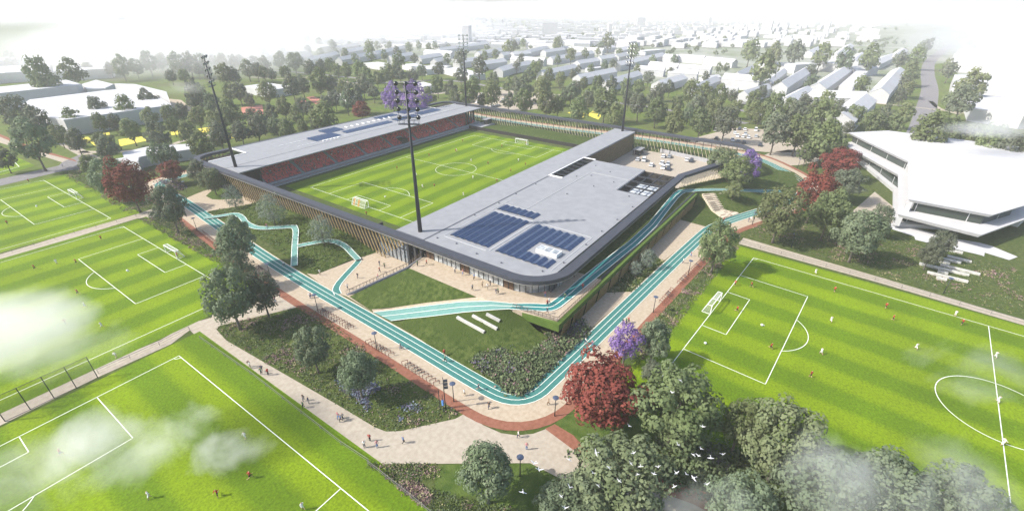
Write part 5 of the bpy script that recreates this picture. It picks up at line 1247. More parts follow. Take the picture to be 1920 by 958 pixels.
# seating steps on the mound
q0, q1, q2, q3 = hit(1316, 362), hit(1351, 361), G(1385, 401, .1), G(1356, 411.5, .1)
ss = thing('seating_steps', 'pale stepped seating terrace with dark gaps on the grass mound', 'steps', q3); N_ = 16
mb = MB(); mg = MB(); rr = random.Random(3)
for i in range(N_):
    t0, t1 = i / N_, (i + 1) / N_; cc = q0.lerp(q3, t0).lerp(q1.lerp(q2, t0), .5); z = max(ground_z(cc.x, cc.y), .1) + .25
    a, b = q0.lerp(q3, t0), q1.lerp(q2, t0); c_, d_ = q1.lerp(q2, t1), q0.lerp(q3, t1)
    mb.prism([(a.x, a.y), (b.x, b.y), (c_.x, c_.y), (d_.x, d_.y)], z - .9, z)
    for s0 in ((.08, .38), (.45, .62), (.7, .9)):
        if rr.random() < (.6 if s0[0] < .1 else .45):
            e0, e1 = a.lerp(b, s0[0]), a.lerp(b, s0[1]); f0, f1 = d_.lerp(c_, s0[0]), d_.lerp(c_, s0[1])
            mg.prism([e0.lerp(f0, .2).xy, e1.lerp(f1, .2).xy, e1.lerp(f1, .75).xy, e0.lerp(f0, .75).xy], z - .1, z + .04)
o = mb.build('treads', M('pale_tread', (.50, .43, .33), (.56, .49, .385), scale=1, rough=.9), ss); o.location = -q3
o = mg.build('tread_gap', M('gap_brown', (.20, .155, .11)), ss); o.location = -q3
# rails along the practice pitches
RAILM = M('rail_grey', (.16, .155, .15), rough=.6)
def rail(pxs, lab, step=5.5, h=1.0):
    P = [G(x, y) for x, y in pxs]; base = P[0]; t = thing('fence', lab, 'fence', base); mb = MB(); post = None
    for a, b in zip(P, P[1:]):
        d = b - a; n_ = max(1, round(d.length / step)); mb.bar(a - base + Vector((0, 0, h)), b - base + Vector((0, 0, h)), .07); mb.bar(a - base + Vector((0, 0, h * .45)), b - base + Vector((0, 0, h * .45)), .04)
        for i in range(n_ + 1):
            q = a + d * i / n_ - base
            if post is None: post = MB().bar((0, 0, 0), (0, 0, h + .05), .08).build('post', RAILM, t); o = post
            else: o = post.copy(); COL.objects.link(o)
            o.location = q
    mb.build('rail', RAILM, t)
rail([(-20, 487), (140, 437), (256, 407)], 'thin rail between the far and the middle practice pitch')
rail([(376, 636.5), (470, 702), (640, 834), (692, 868)], 'thin rail along the gravel walk beside the misty pitch')
rail([(690, 870), (760, 925), (812, 968)], 'thin rail beside the meadow below the gravel square')
rail([(185, 700), (300, 648), (356, 619)], 'thin rail on the pale path behind the misty pitch corner')
rail([(1388, 456), (1640, 526), (1920, 607), (1990, 628)], 'thin rail between big practice pitch and gravel path')
nf = [(183.7, 708), (143.6, 727.5), (101.9, 746.5), (57.5, 768), (10, 790)]
P = [G(*q) for q in nf]; t = thing('ball_net', 'tall ball-catching net on dark posts beside the misty pitch', 'net', P[0]); post = None
mb = MB(); net = MB()
for p in P:
    q = p - P[0]
    if post is None: post = MB().bar((0, 0, 0), (0, 0, 5.4), .14).build('post', DARK, t); o = post
    else: o = post.copy(); COL.objects.link(o)
    o.location = q
for a, b in zip(P, P[1:]):
    a = a - P[0]; b = b - P[0]; mb.bar((a.x, a.y, 5.35), (b.x, b.y, 5.35), .07); mb.bar((a.x, a.y, .1), (b.x, b.y, .1), .05)
    net.add([(a.x, a.y, .1), (b.x, b.y, .1), (b.x, b.y, 5.35), (a.x, a.y, 5.35)], [(0, 1, 2, 3)])
mb.build('cable', DARK, t); NT2 = M('dark_net', (.04, .05, .04)); NT2.node_tree.nodes['Principled BSDF'].inputs['Alpha'].default_value = .22; net.build('mesh_panel', NT2, t)

# ---------------------------------------------------------------- cars
def car_protos():
    out = {}
    tyre = SHOE; gl = GLASSD
    def one(key, paint, van=False):
        t = thing('car', 'x', 'car'); mb = MB(); L, W, H1, H2 = (4.9, 1.95, 1.15, 2.05) if van else (4.4, 1.82, .88, 1.46)
        prof = [(-L / 2, .32), (-L / 2, H1 - .08), (-L / 2 + .15, H1), (L / 2 - .9, H1 - .02), (L / 2 - .1, H1 - .2), (L / 2, H1 - .35), (L / 2, .32)]
        n_ = len(prof); vs = [(x, s * W / 2 * (1 if z < H1 - .1 else .95), z) for s in (-1, 1) for x, z in prof]
        mb.add(vs, [tuple(range(n_)), tuple(reversed(range(n_, 2 * n_)))] + [(i, i + n_, (i + 1) % n_ + n_, (i + 1) % n_) for i in range(n_)])
        c0, c1 = (-L / 2 + .1, L / 2 - 1.0) if van else (-L / 2 + .35, L / 2 - 1.25)
        mb.add([(c0 + .35, -W * .36, H2), (c1 - .75, -W * .36, H2), (c1 - .75, W * .36, H2), (c0 + .35, W * .36, H2), (c0 + .3, -W * .37, H2 - .09), (c1 - .68, -W * .37, H2 - .09), (c1 - .68, W * .37, H2 - .09), (c0 + .3, W * .37, H2 - .09)], [(0, 1, 2, 3), (4, 5, 1, 0), (5, 6, 2, 1), (6, 7, 3, 2), (7, 4, 0, 3)])
        mb.build('body', paint, t)
        g = MB(); g.add([(c0, -W * .46, H1), (c1, -W * .46, H1), (c1, W * .46, H1), (c0, W * .46, H1), (c0 + .3, -W * .372, H2 - .08), (c1 - .68, -W * .372, H2 - .08), (c1 - .68, W * .372, H2 - .08), (c0 + .3, W * .372, H2 - .08)], [(0, 1, 5, 4), (1, 2, 6, 5), (2, 3, 7, 6), (3, 0, 4, 7)]); g.build('window', gl, t)
        wm = None
        for sx in (-1.35, 1.35):
            for sy in (-1, 1):
                if wm is None: wm = MB().lathe([(.001, -.12), (.33, -.12), (.33, .12), (.001, .12)], n=10, mat=Matrix.Rotation(R(90), 3, 'X')).build('wheel', tyre, t); o = wm
                else: o = wm.copy(); COL.objects.link(o)
                o.location = (sx, sy * (W / 2 - .08), .33)
        return t
    cp = lambda n, c: M('car_' + n, c, rough=.3, spec=.6)
    for key, c, v in (('white', (.75, .75, .75), 0), ('grey', (.25, .27, .30), 0), ('dark', (.035, .04, .05), 0), ('white van', (.75, .75, .75), 1), ('silver', (.48, .5, .52), 0)): out[key] = one(key, cp(key.replace(' ', '_'), c), v)
    return out
CP = car_protos(); CU = set()
def car(px, py, key, where, grp, rz=None):
    p = G(px, py); rz = rz if rz is not None else random.uniform(.05, .3) + random.choice((0, math.pi))
    o = CP[key] if key not in CU else dup(CP[key]); CU.add(key)
    o.location = (p.x, p.y, .07); o.rotation_euler = (0, 0, rz); o['label'] = f'{key} {"parked " if key == "white van" else "car parked "}{where}'; o['group'] = grp
for x, y, k, t_ in ((1196, 301, 'silver', 'next to the van in the stadium car park'), (1207.5, 302, 'white van', 'in the stadium car park before the shelter'), (1221, 311.5, 'white', 'alone near the roof edge in the stadium car park'), (1243.8, 295, 'white', 'beside a grey one near the low panel wall'), (1255, 295.5, 'grey', 'beside a white one near the low panel wall'), (1287, 301.5, 'white', 'beside a dark one at the panel wall corner'), (1296, 303.5, 'dark', 'beside a white one at the panel wall corner'), (1240.6, 308.5, 'white', 'at the back of the foursome in the stadium car park'), (1252, 310, 'silver', 'behind the dark one of the foursome'), (1243, 316.5, 'white', 'at the front of the foursome'), (1253, 318.5, 'dark', 'at the front of the foursome')):
    car(x, y, k, t_, 'cars in the stadium car park')
k2 = ['by the grove edge', 'against the rim side', 'in the back row', 'in the middle cluster', 'at the entry', 'in the back row near the van', 'in the middle cluster, rear', 'in the middle cluster, front', 'in the middle cluster, end', 'beside the twin-trunk tree', 'apart on the open sand', 'in the row by the rim', 'in the row by the rim, middle', 'in the row by the rim, end', 'alone at the lower corner']
for i, (x, y, k) in enumerate(((965, 45, 'white'), (985, 170, 'dark'), (1260, 90, 'white'), (1300, 135, 'white'), (1330, 28, 'dark'), (1410, 35, 'white'), (1420, 105, 'silver'), (1385, 145, 'white'), (1465, 158, 'white'), (1575, 45, 'white van'), (1580, 138, 'silver'), (1225, 198, 'white'), (1310, 213, 'grey'), (1395, 228, 'dark'), (1640, 272, 'dark'))):
    car(1220 + x / 8, 240 + y / 8, k, k2[i] + ' of the open car park', 'cars in the open car park')
for i, (x, y, k) in enumerate(((1005, 195, 'white'), (880, 200, 'white'), (805, 262, 'dark'), (760, 318, 'grey'), (660, 325, 'silver'), (720, 328, 'dark'), (440, 272, 'white'), (330, 268, 'silver'), (380, 262, 'dark'), (500, 165, 'white'), (470, 185, 'silver'), (250, 225, 'dark'), (150, 228, 'dark'), (190, 230, 'grey'), (520, 140, 'white'), (830, 225, 'silver'), (690, 345, 'dark'), (60, 222, 'dark'), (580, 340, 'white'))):
    car(840 + x / 8, 160 + y / 8, k, 'under the trees behind the far floodlight mast', f'{k} cars in the wooded car park')

# ---------------------------------------------------------------- birds
BIRD = M('bird_white', (.62, .62, .63), rough=.7)
def bird_mesh(up):
    mb = MB(); mb.tube([(-.32, 0, 0), (-.12, 0, .01), (.08, 0, .02), (.22, 0, .05), (.30, 0, .05)], [.02, .07, .075, .045, .008], 7)
    for s in (-1, 1):
        mb.add([(.12, s * .04, .04), (-.10, s * .04, .03), (-.02, s * .30, .04 + up * .6), (.14, s * .32, .05 + up * .6), (-.04, s * .62, .03 + up), (.03, s * .6, .04 + up)], [(0, 1, 2, 3), (3, 2, 4, 5)])
    mb.add([(-.3, 0, 0), (-.48, -.09, -.01), (-.5, 0, 0), (-.48, .09, -.01)], [(0, 1, 2, 3)])
    o = mb.build('bird', BIRD); me = o.data; bpy.data.objects.remove(o); return me
BM = [bird_mesh(.22), bird_mesh(-.12), bird_mesh(.35)]
BR = zc([(1430, 630), (1280, 668), (1085, 690), (1110, 725), (1500, 710), (1640, 632), (1625, 690), (1680, 705), (1780, 710), (1755, 748), (1665, 750), (1410, 742), (1560, 788), (1440, 812), (1285, 825), (1235, 875), (1020, 850), (1255, 940), (1880, 743), (1870, 818), (1615, 480), (1860, 293), (1905, 225), (1890, 585)], 640, 638, Z) + zc([(112, 483), (60, 640), (90, 648), (100, 605), (158, 658), (225, 640), (22, 752), (62, 770), (135, 808)], 1280, 638, Z)
BIG = {2: 38, 3: 36, 16: 40, 4: 46, 14: 46, 31: 42, 0: 44, 17: 44}
for i, (x, y) in enumerate(BR):
    d = (G(x, y) - CAM).normalized(); p = CAM + d * BIG.get(i, random.Random(i).uniform(54, 66)); bsc = .55
    o = bpy.data.objects.new('bird', BM[i % 3]); COL.objects.link(o); o.location = p; o.scale = (bsc,) * 3; o.rotation_euler = (random.uniform(-.5, .5), random.uniform(-.3, .3), random.uniform(2.2, 4.4))
    wh = {0: 'above the brick spur', 2: 'largest over the sand square, upper of a pair', 3: 'largest over the sand square, lower of a pair', 16: 'alone above the small lawn', 1: 'alone over the edge of the gravel square', 20: 'in front of the red tree', 21: 'before the huge green crown', 22: 'high before the huge green crown', 23: 'against the lower green crown'}.get(i)
    tag(o, f'white bird gliding {wh}' if wh else 'small white bird in the flock over the olive trees', 'bird', None if wh else 'white birds flocking over the trees')
# ---------------------------------------------------------------- white terraced building beside the big practice pitch
WB = M('white_render', (.46, .46, .465), (.49, .49, .495), scale=.3, rough=.75)
WBS = M('white_soffit', (.55, .55, .55), rough=.8)
tb = thing('terraced_building', 'big white building with stepped floor bands beside the big practice pitch', 'building', (80, -175, 0))
RF = [(137.5, -141.2), (154.2, -157.5), (150, -215), (127.8, -206), (56.1, -192.4), (39.7, -182.6), (41.1, -162.2), (93.6, -163.8)]
L2 = [(130.5, -139.8), (156, -156), (150, -216), (58, -195.5), (31.6, -180.6), (36.6, -160.6), (86.5, -161.6)]
L1 = [(123, -146.5), (150, -158), (146, -212), (70, -198), (50, -186), (38.5, -160.6), (79, -161.2)]
def band(mb, O, z0, z1, d0=0.0, d1=0.0):
    """sloped fascia band"""
    A = inset([Vector(q) for q in (O if sum(O[i][0] * O[(i + 1) % len(O)][1] - O[(i + 1) % len(O)][0] * O[i][1] for i in range(len(O))) > 0 else O[::-1])], d0); B = inset(A, d1)
    n_ = len(A); mb.add([(*p, z0) for p in B] + [(*p, z1) for p in A], [tuple(reversed(range(n_))), tuple(range(n_, 2 * n_))] + [(i, (i + 1) % n_, (i + 1) % n_ + n_, i + n_) for i in range(n_)])
mb = MB(); band(mb, RF, 8.3, 9.3, 0, .7); part(mb, 'roof', WB, tb)
mb = MB(); band(mb, L2, 4.1, 5.2, 0, .6); part(mb, 'floor_band', WB, tb)
mb = MB(); band(mb, L1, 0, 1.3, 0, .2); part(mb, 'base_band', WB, tb)
TG = M('tinted_glass', (.03, .042, .034), rough=.15, spec=.5)
def wallring(O, z0, z1, d):
    P = [Vector(q) for q in O]
    if sum(P[i].x * P[(i + 1) % len(P)].y - P[(i + 1) % len(P)].x * P[i].y for i in range(len(P))) < 0: P.reverse()
    P = inset(P, d); mb = MB(); n_ = len(P)
    for i in range(n_):
        a, b = P[i], P[(i + 1) % n_]; mb.add([(*a, z0), (*b, z0), (*b, z1), (*a, z1)], [(0, 1, 2, 3)])
    return mb, P
mb, P_ = wallring(RF, 5.2, 8.3, 2.0); part(mb, 'upper_glazing', TG, tb)
for p, d in walk(P_, 13, True): part(MB().bar((p.x, p.y, 5.2), (p.x, p.y, 8.3), .18), 'mullion', WBS, tb)
mb, P_ = wallring(L1, 1.3, 3.9, 2.2); part(mb, 'lower_glazing', TG, tb)
for p, d in walk(P_, 13, True): part(MB().bar((p.x, p.y, 1.3), (p.x, p.y, 4.1), .18), 'mullion', WBS, tb)
for q, z0, z1 in (([(41.1, -162.2), (41.0, -163.6), (43.2, -163.8), (43.4, -162.2)], 5.2, 8.4), ([(36.8, -160.6), (36.6, -162.2), (39.2, -162.6), (39.4, -160.7)], 1.2, 4.2), ([(90, -163.7), (93.6, -163.8), (93.0, -165.2), (90, -165)], 5.2, 8.4)): part(MB().prism(q, z0, z1), 'corner_fin', WB, tb)
mb = MB(); mb.prism([(58, -194), (75, -200), (127, -208), (128, -204), (60, -190)], 1.3, 3.9); part(mb, 'gable_wall', WBS, tb)
psheet('plinth', [(1666, 418), (1700, 424), (1790, 448), (1835, 455), (1860, 462), (1908, 482), (1892, 488), (1846, 474), (1845, 481), (1840, 479), (1716, 450), (1714, 444), (1666, 428)], M('pale_plinth', (.50, .50, .51), rough=.9), .09)
psheet('path', [(1600, 395), (1640, 360), (1690, 400), (1668, 425), (1640, 430), (1600, 420)], PAVE2, .06)

# ---------------------------------------------------------------- city of plain white model-like houses
CITY = M('white_wall', (.47, .47, .475), (.51, .51, .515), scale=.2, rough=.85)
ROOFW = M('white_roof', (.47, .475, .485), (.51, .515, .525), scale=.2, rough=.85)
HN = 0
def cfind(p):
    return min(CLM, key=lambda q: (q[0] - p.x) ** 2 + (q[1] - p.y) ** 2)[2]
CLM = []
for x, y, t_ in ((1045, 128, 'facing the grove, left of two long terraces'.replace('left of two', 'first of two')), (1115, 135, 'facing the grove beside a twin terrace'), (1165, 142, 'behind the far tip mast'), (1255, 145, 'above the stadium car park grove'), (1320, 150, 'above the open car park'), (1390, 135, 'in the block of big white volumes'), (1420, 165, 'nearest the open car park'), (1220, 110, 'along the longest terrace'), (1270, 118, 'in the double sunlit row'), (990, 105, 'in the middle row behind the far mast'), (1060, 92, 'in the second row behind the grove'), (900, 85, 'in the crowded quarter beyond the far mast'), (920, 110, 'near the far grandstand mast'), (850, 108, 'just beyond the wooded car park'), (780, 100, 'in the gabled row past the blossoming trees'), (700, 97, 'in the gabled row over the park'), (640, 105, 'at the park edge row'), (560, 102, 'at the foggy end of the park row'), (640, 82, 'behind the park edge row'), (540, 88, 'among the broad sheds at the park edge'), (1500, 140, 'by the courtyard block'), (1580, 130, 'in the courtyard block'), (1660, 140, 'along the grey road'), (1600, 180, 'facing the park'), (1490, 175, 'at the corner of the park'), (1500, 95, 'in the fog beyond the courtyard block'), (1350, 90, 'in the fog beyond the sunlit rows'), (1150, 75, 'in the hazy far quarter'), (750, 65, 'in the far quarter on the horizon'), (300, 85, 'in the foggy industrial quarter'), (1000, 65, 'far off under the horizon'), (420, 100, 'in the fog beside the park line'), (1700, 90, 'at the misty end of the grey road')):
    p = G(x, y); CLM.append((p.x, p.y, t_))
def house(x1, y1, x2, y2, w=9.5, zr=9.6, ze=6.3, kind='gable', label=None, world=False):
    global HN
    HN += 1
    if world: a, b = Vector((x1, y1, 0)), Vector((x2, y2, 0))
    else: a, b = G(x1, y1, zr), G(x2, y2, zr)
    a.z = b.z = 0; c = (a + b) / 2; d = b - a; L = d.length; rz = math.atan2(d.y, d.x)
    ad = {'gable': ('long' if L > 45 else 'short' if L < 22 else 'plain') + ' white gabled house', 'flat': ('broad' if L > 50 else 'low' if zr < 6 else 'plain') + ' white flat-roofed block', 'tower': 'tall white slab block'}[kind]
    t = thing('house' if kind == 'gable' else 'building_block', label or f'{ad} {cfind(c)}', 'house' if kind == 'gable' else 'building', c, rz, None if label else f'{ad}s {cfind(c)}')
    hl, hw = L / 2, w / 2
    if kind == 'gable':
        mb = MB(); mb.add([(-hl, -hw, 0), (hl, -hw, 0), (hl, hw, 0), (-hl, hw, 0), (-hl, -hw, ze), (hl, -hw, ze), (hl, hw, ze), (-hl, hw, ze), (-hl, 0, zr - .1), (hl, 0, zr - .1)], [(0, 1, 5, 4), (2, 3, 7, 6), (1, 2, 6, 9, 5), (3, 0, 4, 8, 7)]); mb.build('wall', CITY, t)
        e = .25; k = (zr - ze) / hw
        r_ = MB(); r_.add([(-hl - e, -hw - e, ze - k * e), (hl + e, -hw - e, ze - k * e), (hl + e, 0, zr), (-hl - e, 0, zr), (hl + e, hw + e, ze - k * e), (-hl - e, hw + e, ze - k * e)], [(0, 1, 2, 3), (3, 2, 4, 5)]); r_.build('roof', ROOFW, t)
    else:
        MB().box((0, 0, zr / 2), (L, w, zr)).build('wall', CITY, t)
        mb = MB(); mb.box((0, 0, zr + .02), (L - .6, w - .6, .12)); mb.build('roof', ROOFW, t)
    return t
def rows(ox, oy, sc, lst):
    for q in lst:
        x1, y1, x2, y2 = q[:4]; house(ox + x1 / sc, oy + y1 / sc, ox + x2 / sc, oy + y2 / sc, *q[4:])
rows(960, 60, 4, [(215, 290, 470, 240), (490, 320, 760, 268, 10), (690, 365, 945, 290, 10), (485, 215, 640, 192), (785, 225, 1130, 155, 11), (1095, 365, 1280, 315, 11), (1345, 400, 1535, 330, 9), (925, 250, 1150, 262, 10), (1180, 275, 1400, 287, 11), (1040, 220, 1255, 238, 10), (1262, 240, 1500, 255, 10), (1600, 308, 1880, 330, 16, 12, 8), (1740, 440, 1920, 385, 9), (235, 135, 385, 115), (285, 185, 600, 140), (90, 140, 260, 103), (0, 150, 130, 140), (0, 180, 250, 195), (650, 182, 770, 165), (780, 168, 870, 150), (385, 107, 690, 122), (130, 82, 380, 92), (0, 240, 130, 215), (570, 275, 680, 262, 8, 4, 4, 'flat'), (850, 345, 960, 330, 7, 5, 3.5), (1260, 168, 1450, 180, 12), (1460, 185, 1680, 205, 12), (1150, 165, 1250, 172, 12), (1430, 330, 1550, 320, 8, 6, 4), (900, 150, 1000, 152, 10), (950, 145, 1120, 130, 14, 7, 7, 'flat'), (410, 60, 600, 70, 22, 9, 9, 'flat'), (640, 110, 760, 98, 12), (800, 120, 900, 105, 12), (1690, 300, 1800, 250, 8), (1560, 410, 1700, 420, 10, 5, 5, 'flat')])
rows(480, 30, 4, [(215, 315, 400, 272), (375, 312, 600, 267), (615, 310, 745, 288), (750, 290, 880, 265), (880, 267, 1010, 242), (1000, 295, 1165, 270), (1215, 302, 1375, 277, 10), (1330, 322, 1420, 306), (1665, 342, 1860, 318, 10), (1815, 387, 1920, 358, 11), (1835, 277, 1920, 262), (1365, 242, 1730, 192, 10), (1660, 267, 1880, 235, 10), (1500, 330, 1690, 302, 10), (1270, 252, 1475, 264, 11), (600, 227, 760, 202, 11), (640, 260, 810, 228, 11), (860, 350, 1015, 372, 20, 5, 5, 'flat'), (1140, 360, 1330, 400, 16, 5.5, 5.5, 'flat'), (1455, 390, 1660, 440, 18, 5.5, 5.5, 'flat'), (1300, 372, 1450, 380, 12, 4, 4, 'flat'), (90, 212, 280, 270, 40, 8, 8, 'flat'), (300, 192, 560, 230, 34, 8, 8, 'flat'), (0, 290, 110, 300, 24, 6, 6, 'flat'), (960, 210, 1130, 220, 18, 7, 7, 'flat'), (1720, 185, 1920, 190, 14, 9, 9, 'flat'), (1390, 195, 1560, 175, 16, 9, 9, 'flat'), (1170, 195, 1400, 210, 18, 8, 8, 'flat'), (1000, 240, 1100, 225)])
rows(480, 30, 4, [(0, 515, 200, 545, 22, 6, 6, 'flat', 'white pavilion with low dome-like roof in the open park'), (585, 562, 745, 590, 12, 5, 5, 'flat', 'small white pavilion before the blossoming purple trees'), (1210, 500, 1305, 525, 12, 6, 6, 'flat', 'small bright white hut behind the blossoming purple trees')])
rows(1400, 60, 3.69, [(500, 352, 690, 232, 13, 11, 7, 'gable', 'sunlit long gabled wing of the white courtyard block'), (930, 388, 1065, 242, 13, 11, 7, 'gable', 'gabled wing of the courtyard block nearest the grey road'), (455, 400, 830, 412, 13, 11, 7, 'gable', 'cross wing closing the courtyard block towards the park'), (660, 560, 830, 425, 15, 11, 7, 'gable', 'white gabled house jutting from the courtyard block to the park'), (270, 452, 425, 372, 12, 10, 6.5, 'gable', 'short white gabled house beside the courtyard block'), (240, 345, 450, 222, 11, 12, 8, 'gable', 'steep long gabled house across the lane from the courtyard block'), (690, 375, 800, 270, 10, 7, 7, 'flat', 'low inner wing of the courtyard block'), (720, 240, 880, 225, 12, 10, 7, 'gable', 'far cross wing of the courtyard block'), (480, 200, 700, 225, 14, 9, 9, 'flat', 'low white block behind the courtyard block'), (100, 200, 300, 215, 14), (300, 225, 450, 215, 14, 9, 9, 'flat'), (0, 300, 100, 310, 14, 11, 8), (150, 330, 260, 250, 8, 8, 5), (430, 130, 520, 90, 12), (620, 150, 720, 80, 12), (740, 190, 800, 140, 12), (880, 200, 1000, 150, 14), (1020, 160, 1090, 110, 12)])
def flat_roof(name, label, pxs, z, grp=None):
    P = [G(x, y, z) for x, y in pxs]; c = sum(P, Vector()) / len(P); c.z = 0
    t = thing(name, label, 'building', c, 0, grp); Q = [(p.x - c.x, p.y - c.y) for p in P]
    MB().prism(Q, 0, z - .1).build('wall', CITY, t)
    A = [Vector(q) for q in Q]
    if sum(A[i].x * A[(i + 1) % len(A)].y - A[(i + 1) % len(A)].x * A[i].y for i in range(len(A))) < 0: A.reverse()
    MB().prism(inset(A, .3), z - .1, z + .02).build('roof', ROOFW, t); return t
flat_roof('hall', 'large white hall with flat roof behind the yellow play strips', [(41, 196), (55, 187), (195, 170), (248, 165), (285, 174), (322, 197), (142, 222), (119, 225), (105, 222), (85, 219)], 9)
flat_roof('hall', 'long white shed behind the large white hall', [(-60, 183), (-60, 170), (0, 163), (125, 150), (153, 158), (142, 160), (0, 175)], 11)
flat_roof('hall', 'small white shed between long shed and large hall', [(153, 158), (180, 150), (214, 158), (196, 166), (162, 167)], 8)
flat_roof('hall', 'white curved-roof annex on the lawn side of the large hall', [(214, 157), (254, 158), (312, 172), (316, 183), (290, 176), (250, 165)], 11)
flat_roof('clubhouse', 'low white clubhouse with stepped flat roof beside the rounded stadium corner', [(215, 298), (259, 303), (261, 295), (278, 291), (372, 278), (360, 269), (276, 275), (228, 286), (233, 295)], 5)
flat_roof('hall', 'wide flat white hall across the grey road, in front', [(1812, 175), (1935, 188), (1990, 218), (1920, 217), (1823, 203)], 8)
flat_roof('hall', 'huge flat white hall across the grey road, behind', [(1786, 164), (1790, 140), (1900, 142), (1990, 150), (1990, 185), (1920, 176)], 9)
flat_roof('hall', 'foggy white hall beyond the huge flat hall', [(1788, 103), (1800, 92), (1890, 92), (1905, 104), (1990, 125), (1990, 135), (1790, 118)], 9)
for i, q in enumerate(([(0, 125), (95, 120), (92, 132), (-40, 140)], [(100, 127), (220, 118), (205, 129), (100, 135)], [(-20, 110), (60, 104), (55, 109), (-20, 116)], [(62, 104), (95, 103), (92, 108), (60, 109)], [(135, 97), (212, 97), (206, 103), (130, 101)], [(224, 96), (273, 97), (270, 103), (222, 102)], [(100, 103), (152, 103), (148, 109), (98, 108)], [(175, 104), (220, 104), (216, 110), (172, 109)], [(280, 108), (400, 98), (345, 104), (290, 112)], [(405, 84), (480, 75), (480, 80), (415, 90)], [(178, 83), (235, 83), (232, 87), (176, 87)], [(268, 83), (310, 84), (306, 88), (262, 88)], [(340, 86), (372, 84), (366, 90), (340, 90)], [(400, 100), (440, 101), (505, 103), (500, 108), (405, 104)])):
    flat_roof('hall', f'pale shed in the fog beyond the park, ' + ['nearest the large hall', 'beside the nearest one', 'at the frame edge', 'small, beside the edge one', 'long and bright', 'square and bright', 'bright, in the second row', 'bright, beside the second row', 'stretched along the park', 'towards the row houses', 'in the far row', 'end of the far row', 'by itself in the far row', 'low, behind the line of park trees'][i], q, 9)
# farther quarters, growing fainter
rc = random.Random(21)
def free(x, y):
    return True
made = 0
far_t = MB()
def sees(x, y):
    d = Vector((x, y, 0)) - CAM; zc_ = d.dot(fwd)
    if zc_ < 50: return None
    return 960 + FPX * d.dot(rgt) / zc_, 479 - FPX * d.dot(upv) / zc_
x = 455
while x < 3000:
    y = -700
    while y < 1900:
        px_, py_ = x + rc.uniform(-6, 6), y + rc.uniform(-8, 8)
        y += 36 if x < 900 else 44
        q = sees(px_, py_)
        if q is None: continue
        sx, sy = q
        if not (40 < sx < 1990 and 14 < sy < 91) or (sx < 560 and sy > 76) or 1655 < sx < 1795 or (sx > 1780 and sy > 70) or rc.random() < .12: continue
        L = rc.uniform(20, 40); k = rc.random(); kind = 'gable' if k < .6 else 'flat' if k < .985 else 'tower'
        zr = {'gable': rc.uniform(8, 11), 'flat': rc.uniform(6, 13), 'tower': rc.uniform(18, 34)}[kind]; w_ = rc.uniform(9, 14) if kind != 'flat' else rc.uniform(12, 26)
        a = 0 if rc.random() < .65 else math.pi / 2
        if py_ > 250: a += R(30)
        if made < 250:
            house(px_ - math.cos(a) * L / 2, py_ - math.sin(a) * L / 2, px_ + math.cos(a) * L / 2, py_ + math.sin(a) * L / 2, w_, zr, zr * .68, kind, None, True); made += 1
        else: far_t.box((px_, py_, zr / 2), (L, w_, zr * .85), a)
    x += 31 if x < 900 else 60 if x < 1500 else 110
o = far_t.build('distant_town', CITY); o['kind'] = 'stuff'

# ---------------------------------------------------------------- drifting mist and fog banks
def mist(name, c, size, dens, nscale, rz=0.0, thr=.5, seed=0.0, soft=.35, aniso=.2, width=.2):
    mb = MB(); rings = 8; seg_ = 14
    prof = [(math.sin(math.pi * i / rings), -math.cos(math.pi * i / rings)) for i in range(rings + 1)]; prof[0] = (.001, -1); prof[-1] = (.001, 1)
    mb.lathe(prof, n=seg_); mb.f.append(tuple(reversed(range(seg_)))); mb.mi.append(0); e = rings * seg_; mb.f.append(tuple(range(e, e + seg_))); mb.mi.append(0)
    mt = bpy.data.materials.new(name); mt.use_nodes = True; nt = mt.node_tree; N = nt.nodes; L = nt.links
    N.remove(N['Principled BSDF'])
    pv = N.new('ShaderNodeVolumePrincipled'); pv.inputs['Color'].default_value = (.93, .93, .94, 1) if name == 'fog' else (1, 1, 1, 1); pv.inputs['Anisotropy'].default_value = aniso
    tc = N.new('ShaderNodeTexCoord'); ln = N.new('ShaderNodeVectorMath'); ln.operation = 'LENGTH'; L.new(tc.outputs['Object'], ln.inputs[0])
    fo = N.new('ShaderNodeMapRange'); fo.inputs[1].default_value = 1.0; fo.inputs[2].default_value = .25; fo.inputs[3].default_value = -soft if name == 'fog' else -.95; fo.inputs[4].default_value = .55 if name == 'fog' else .12; L.new(ln.outputs['Value'], fo.inputs[0])
    mp = N.new('ShaderNodeMapping'); mp.inputs['Location'].default_value = (seed, seed * 1.7, seed * .3); g = N.new('ShaderNodeNewGeometry'); L.new(g.outputs['Position'], mp.inputs['Vector'])
    no = N.new('ShaderNodeTexNoise'); no.inputs['Scale'].default_value = nscale; no.inputs['Detail'].default_value = 8; no.inputs['Roughness'].default_value = .64; no.inputs['Distortion'].default_value = .4; L.new(mp.outputs[0], no.inputs['Vector'])
    ad = N.new('ShaderNodeMath'); ad.operation = 'MULTIPLY_ADD'; L.new(no.outputs['Fac'], ad.inputs[0]); ad.inputs[1].default_value = 1.0 if name == 'fog' else 2.3; L.new(fo.outputs[0], ad.inputs[2])
    mr = N.new('ShaderNodeMapRange'); mr.inputs[1].default_value = thr; mr.inputs[2].default_value = thr + width; mr.inputs[3].default_value = 0; mr.inputs[4].default_value = dens; L.new(ad.outputs[0], mr.inputs[0])
    L.new(mr.outputs[0], pv.inputs['Density']); L.new(pv.outputs[0], N['Material Output'].inputs['Volume'])
    o = mb.build(name, mt); o.location = c; o.scale = size; o.rotation_euler = (0, 0, rz); o['kind'] = 'stuff'
    return o
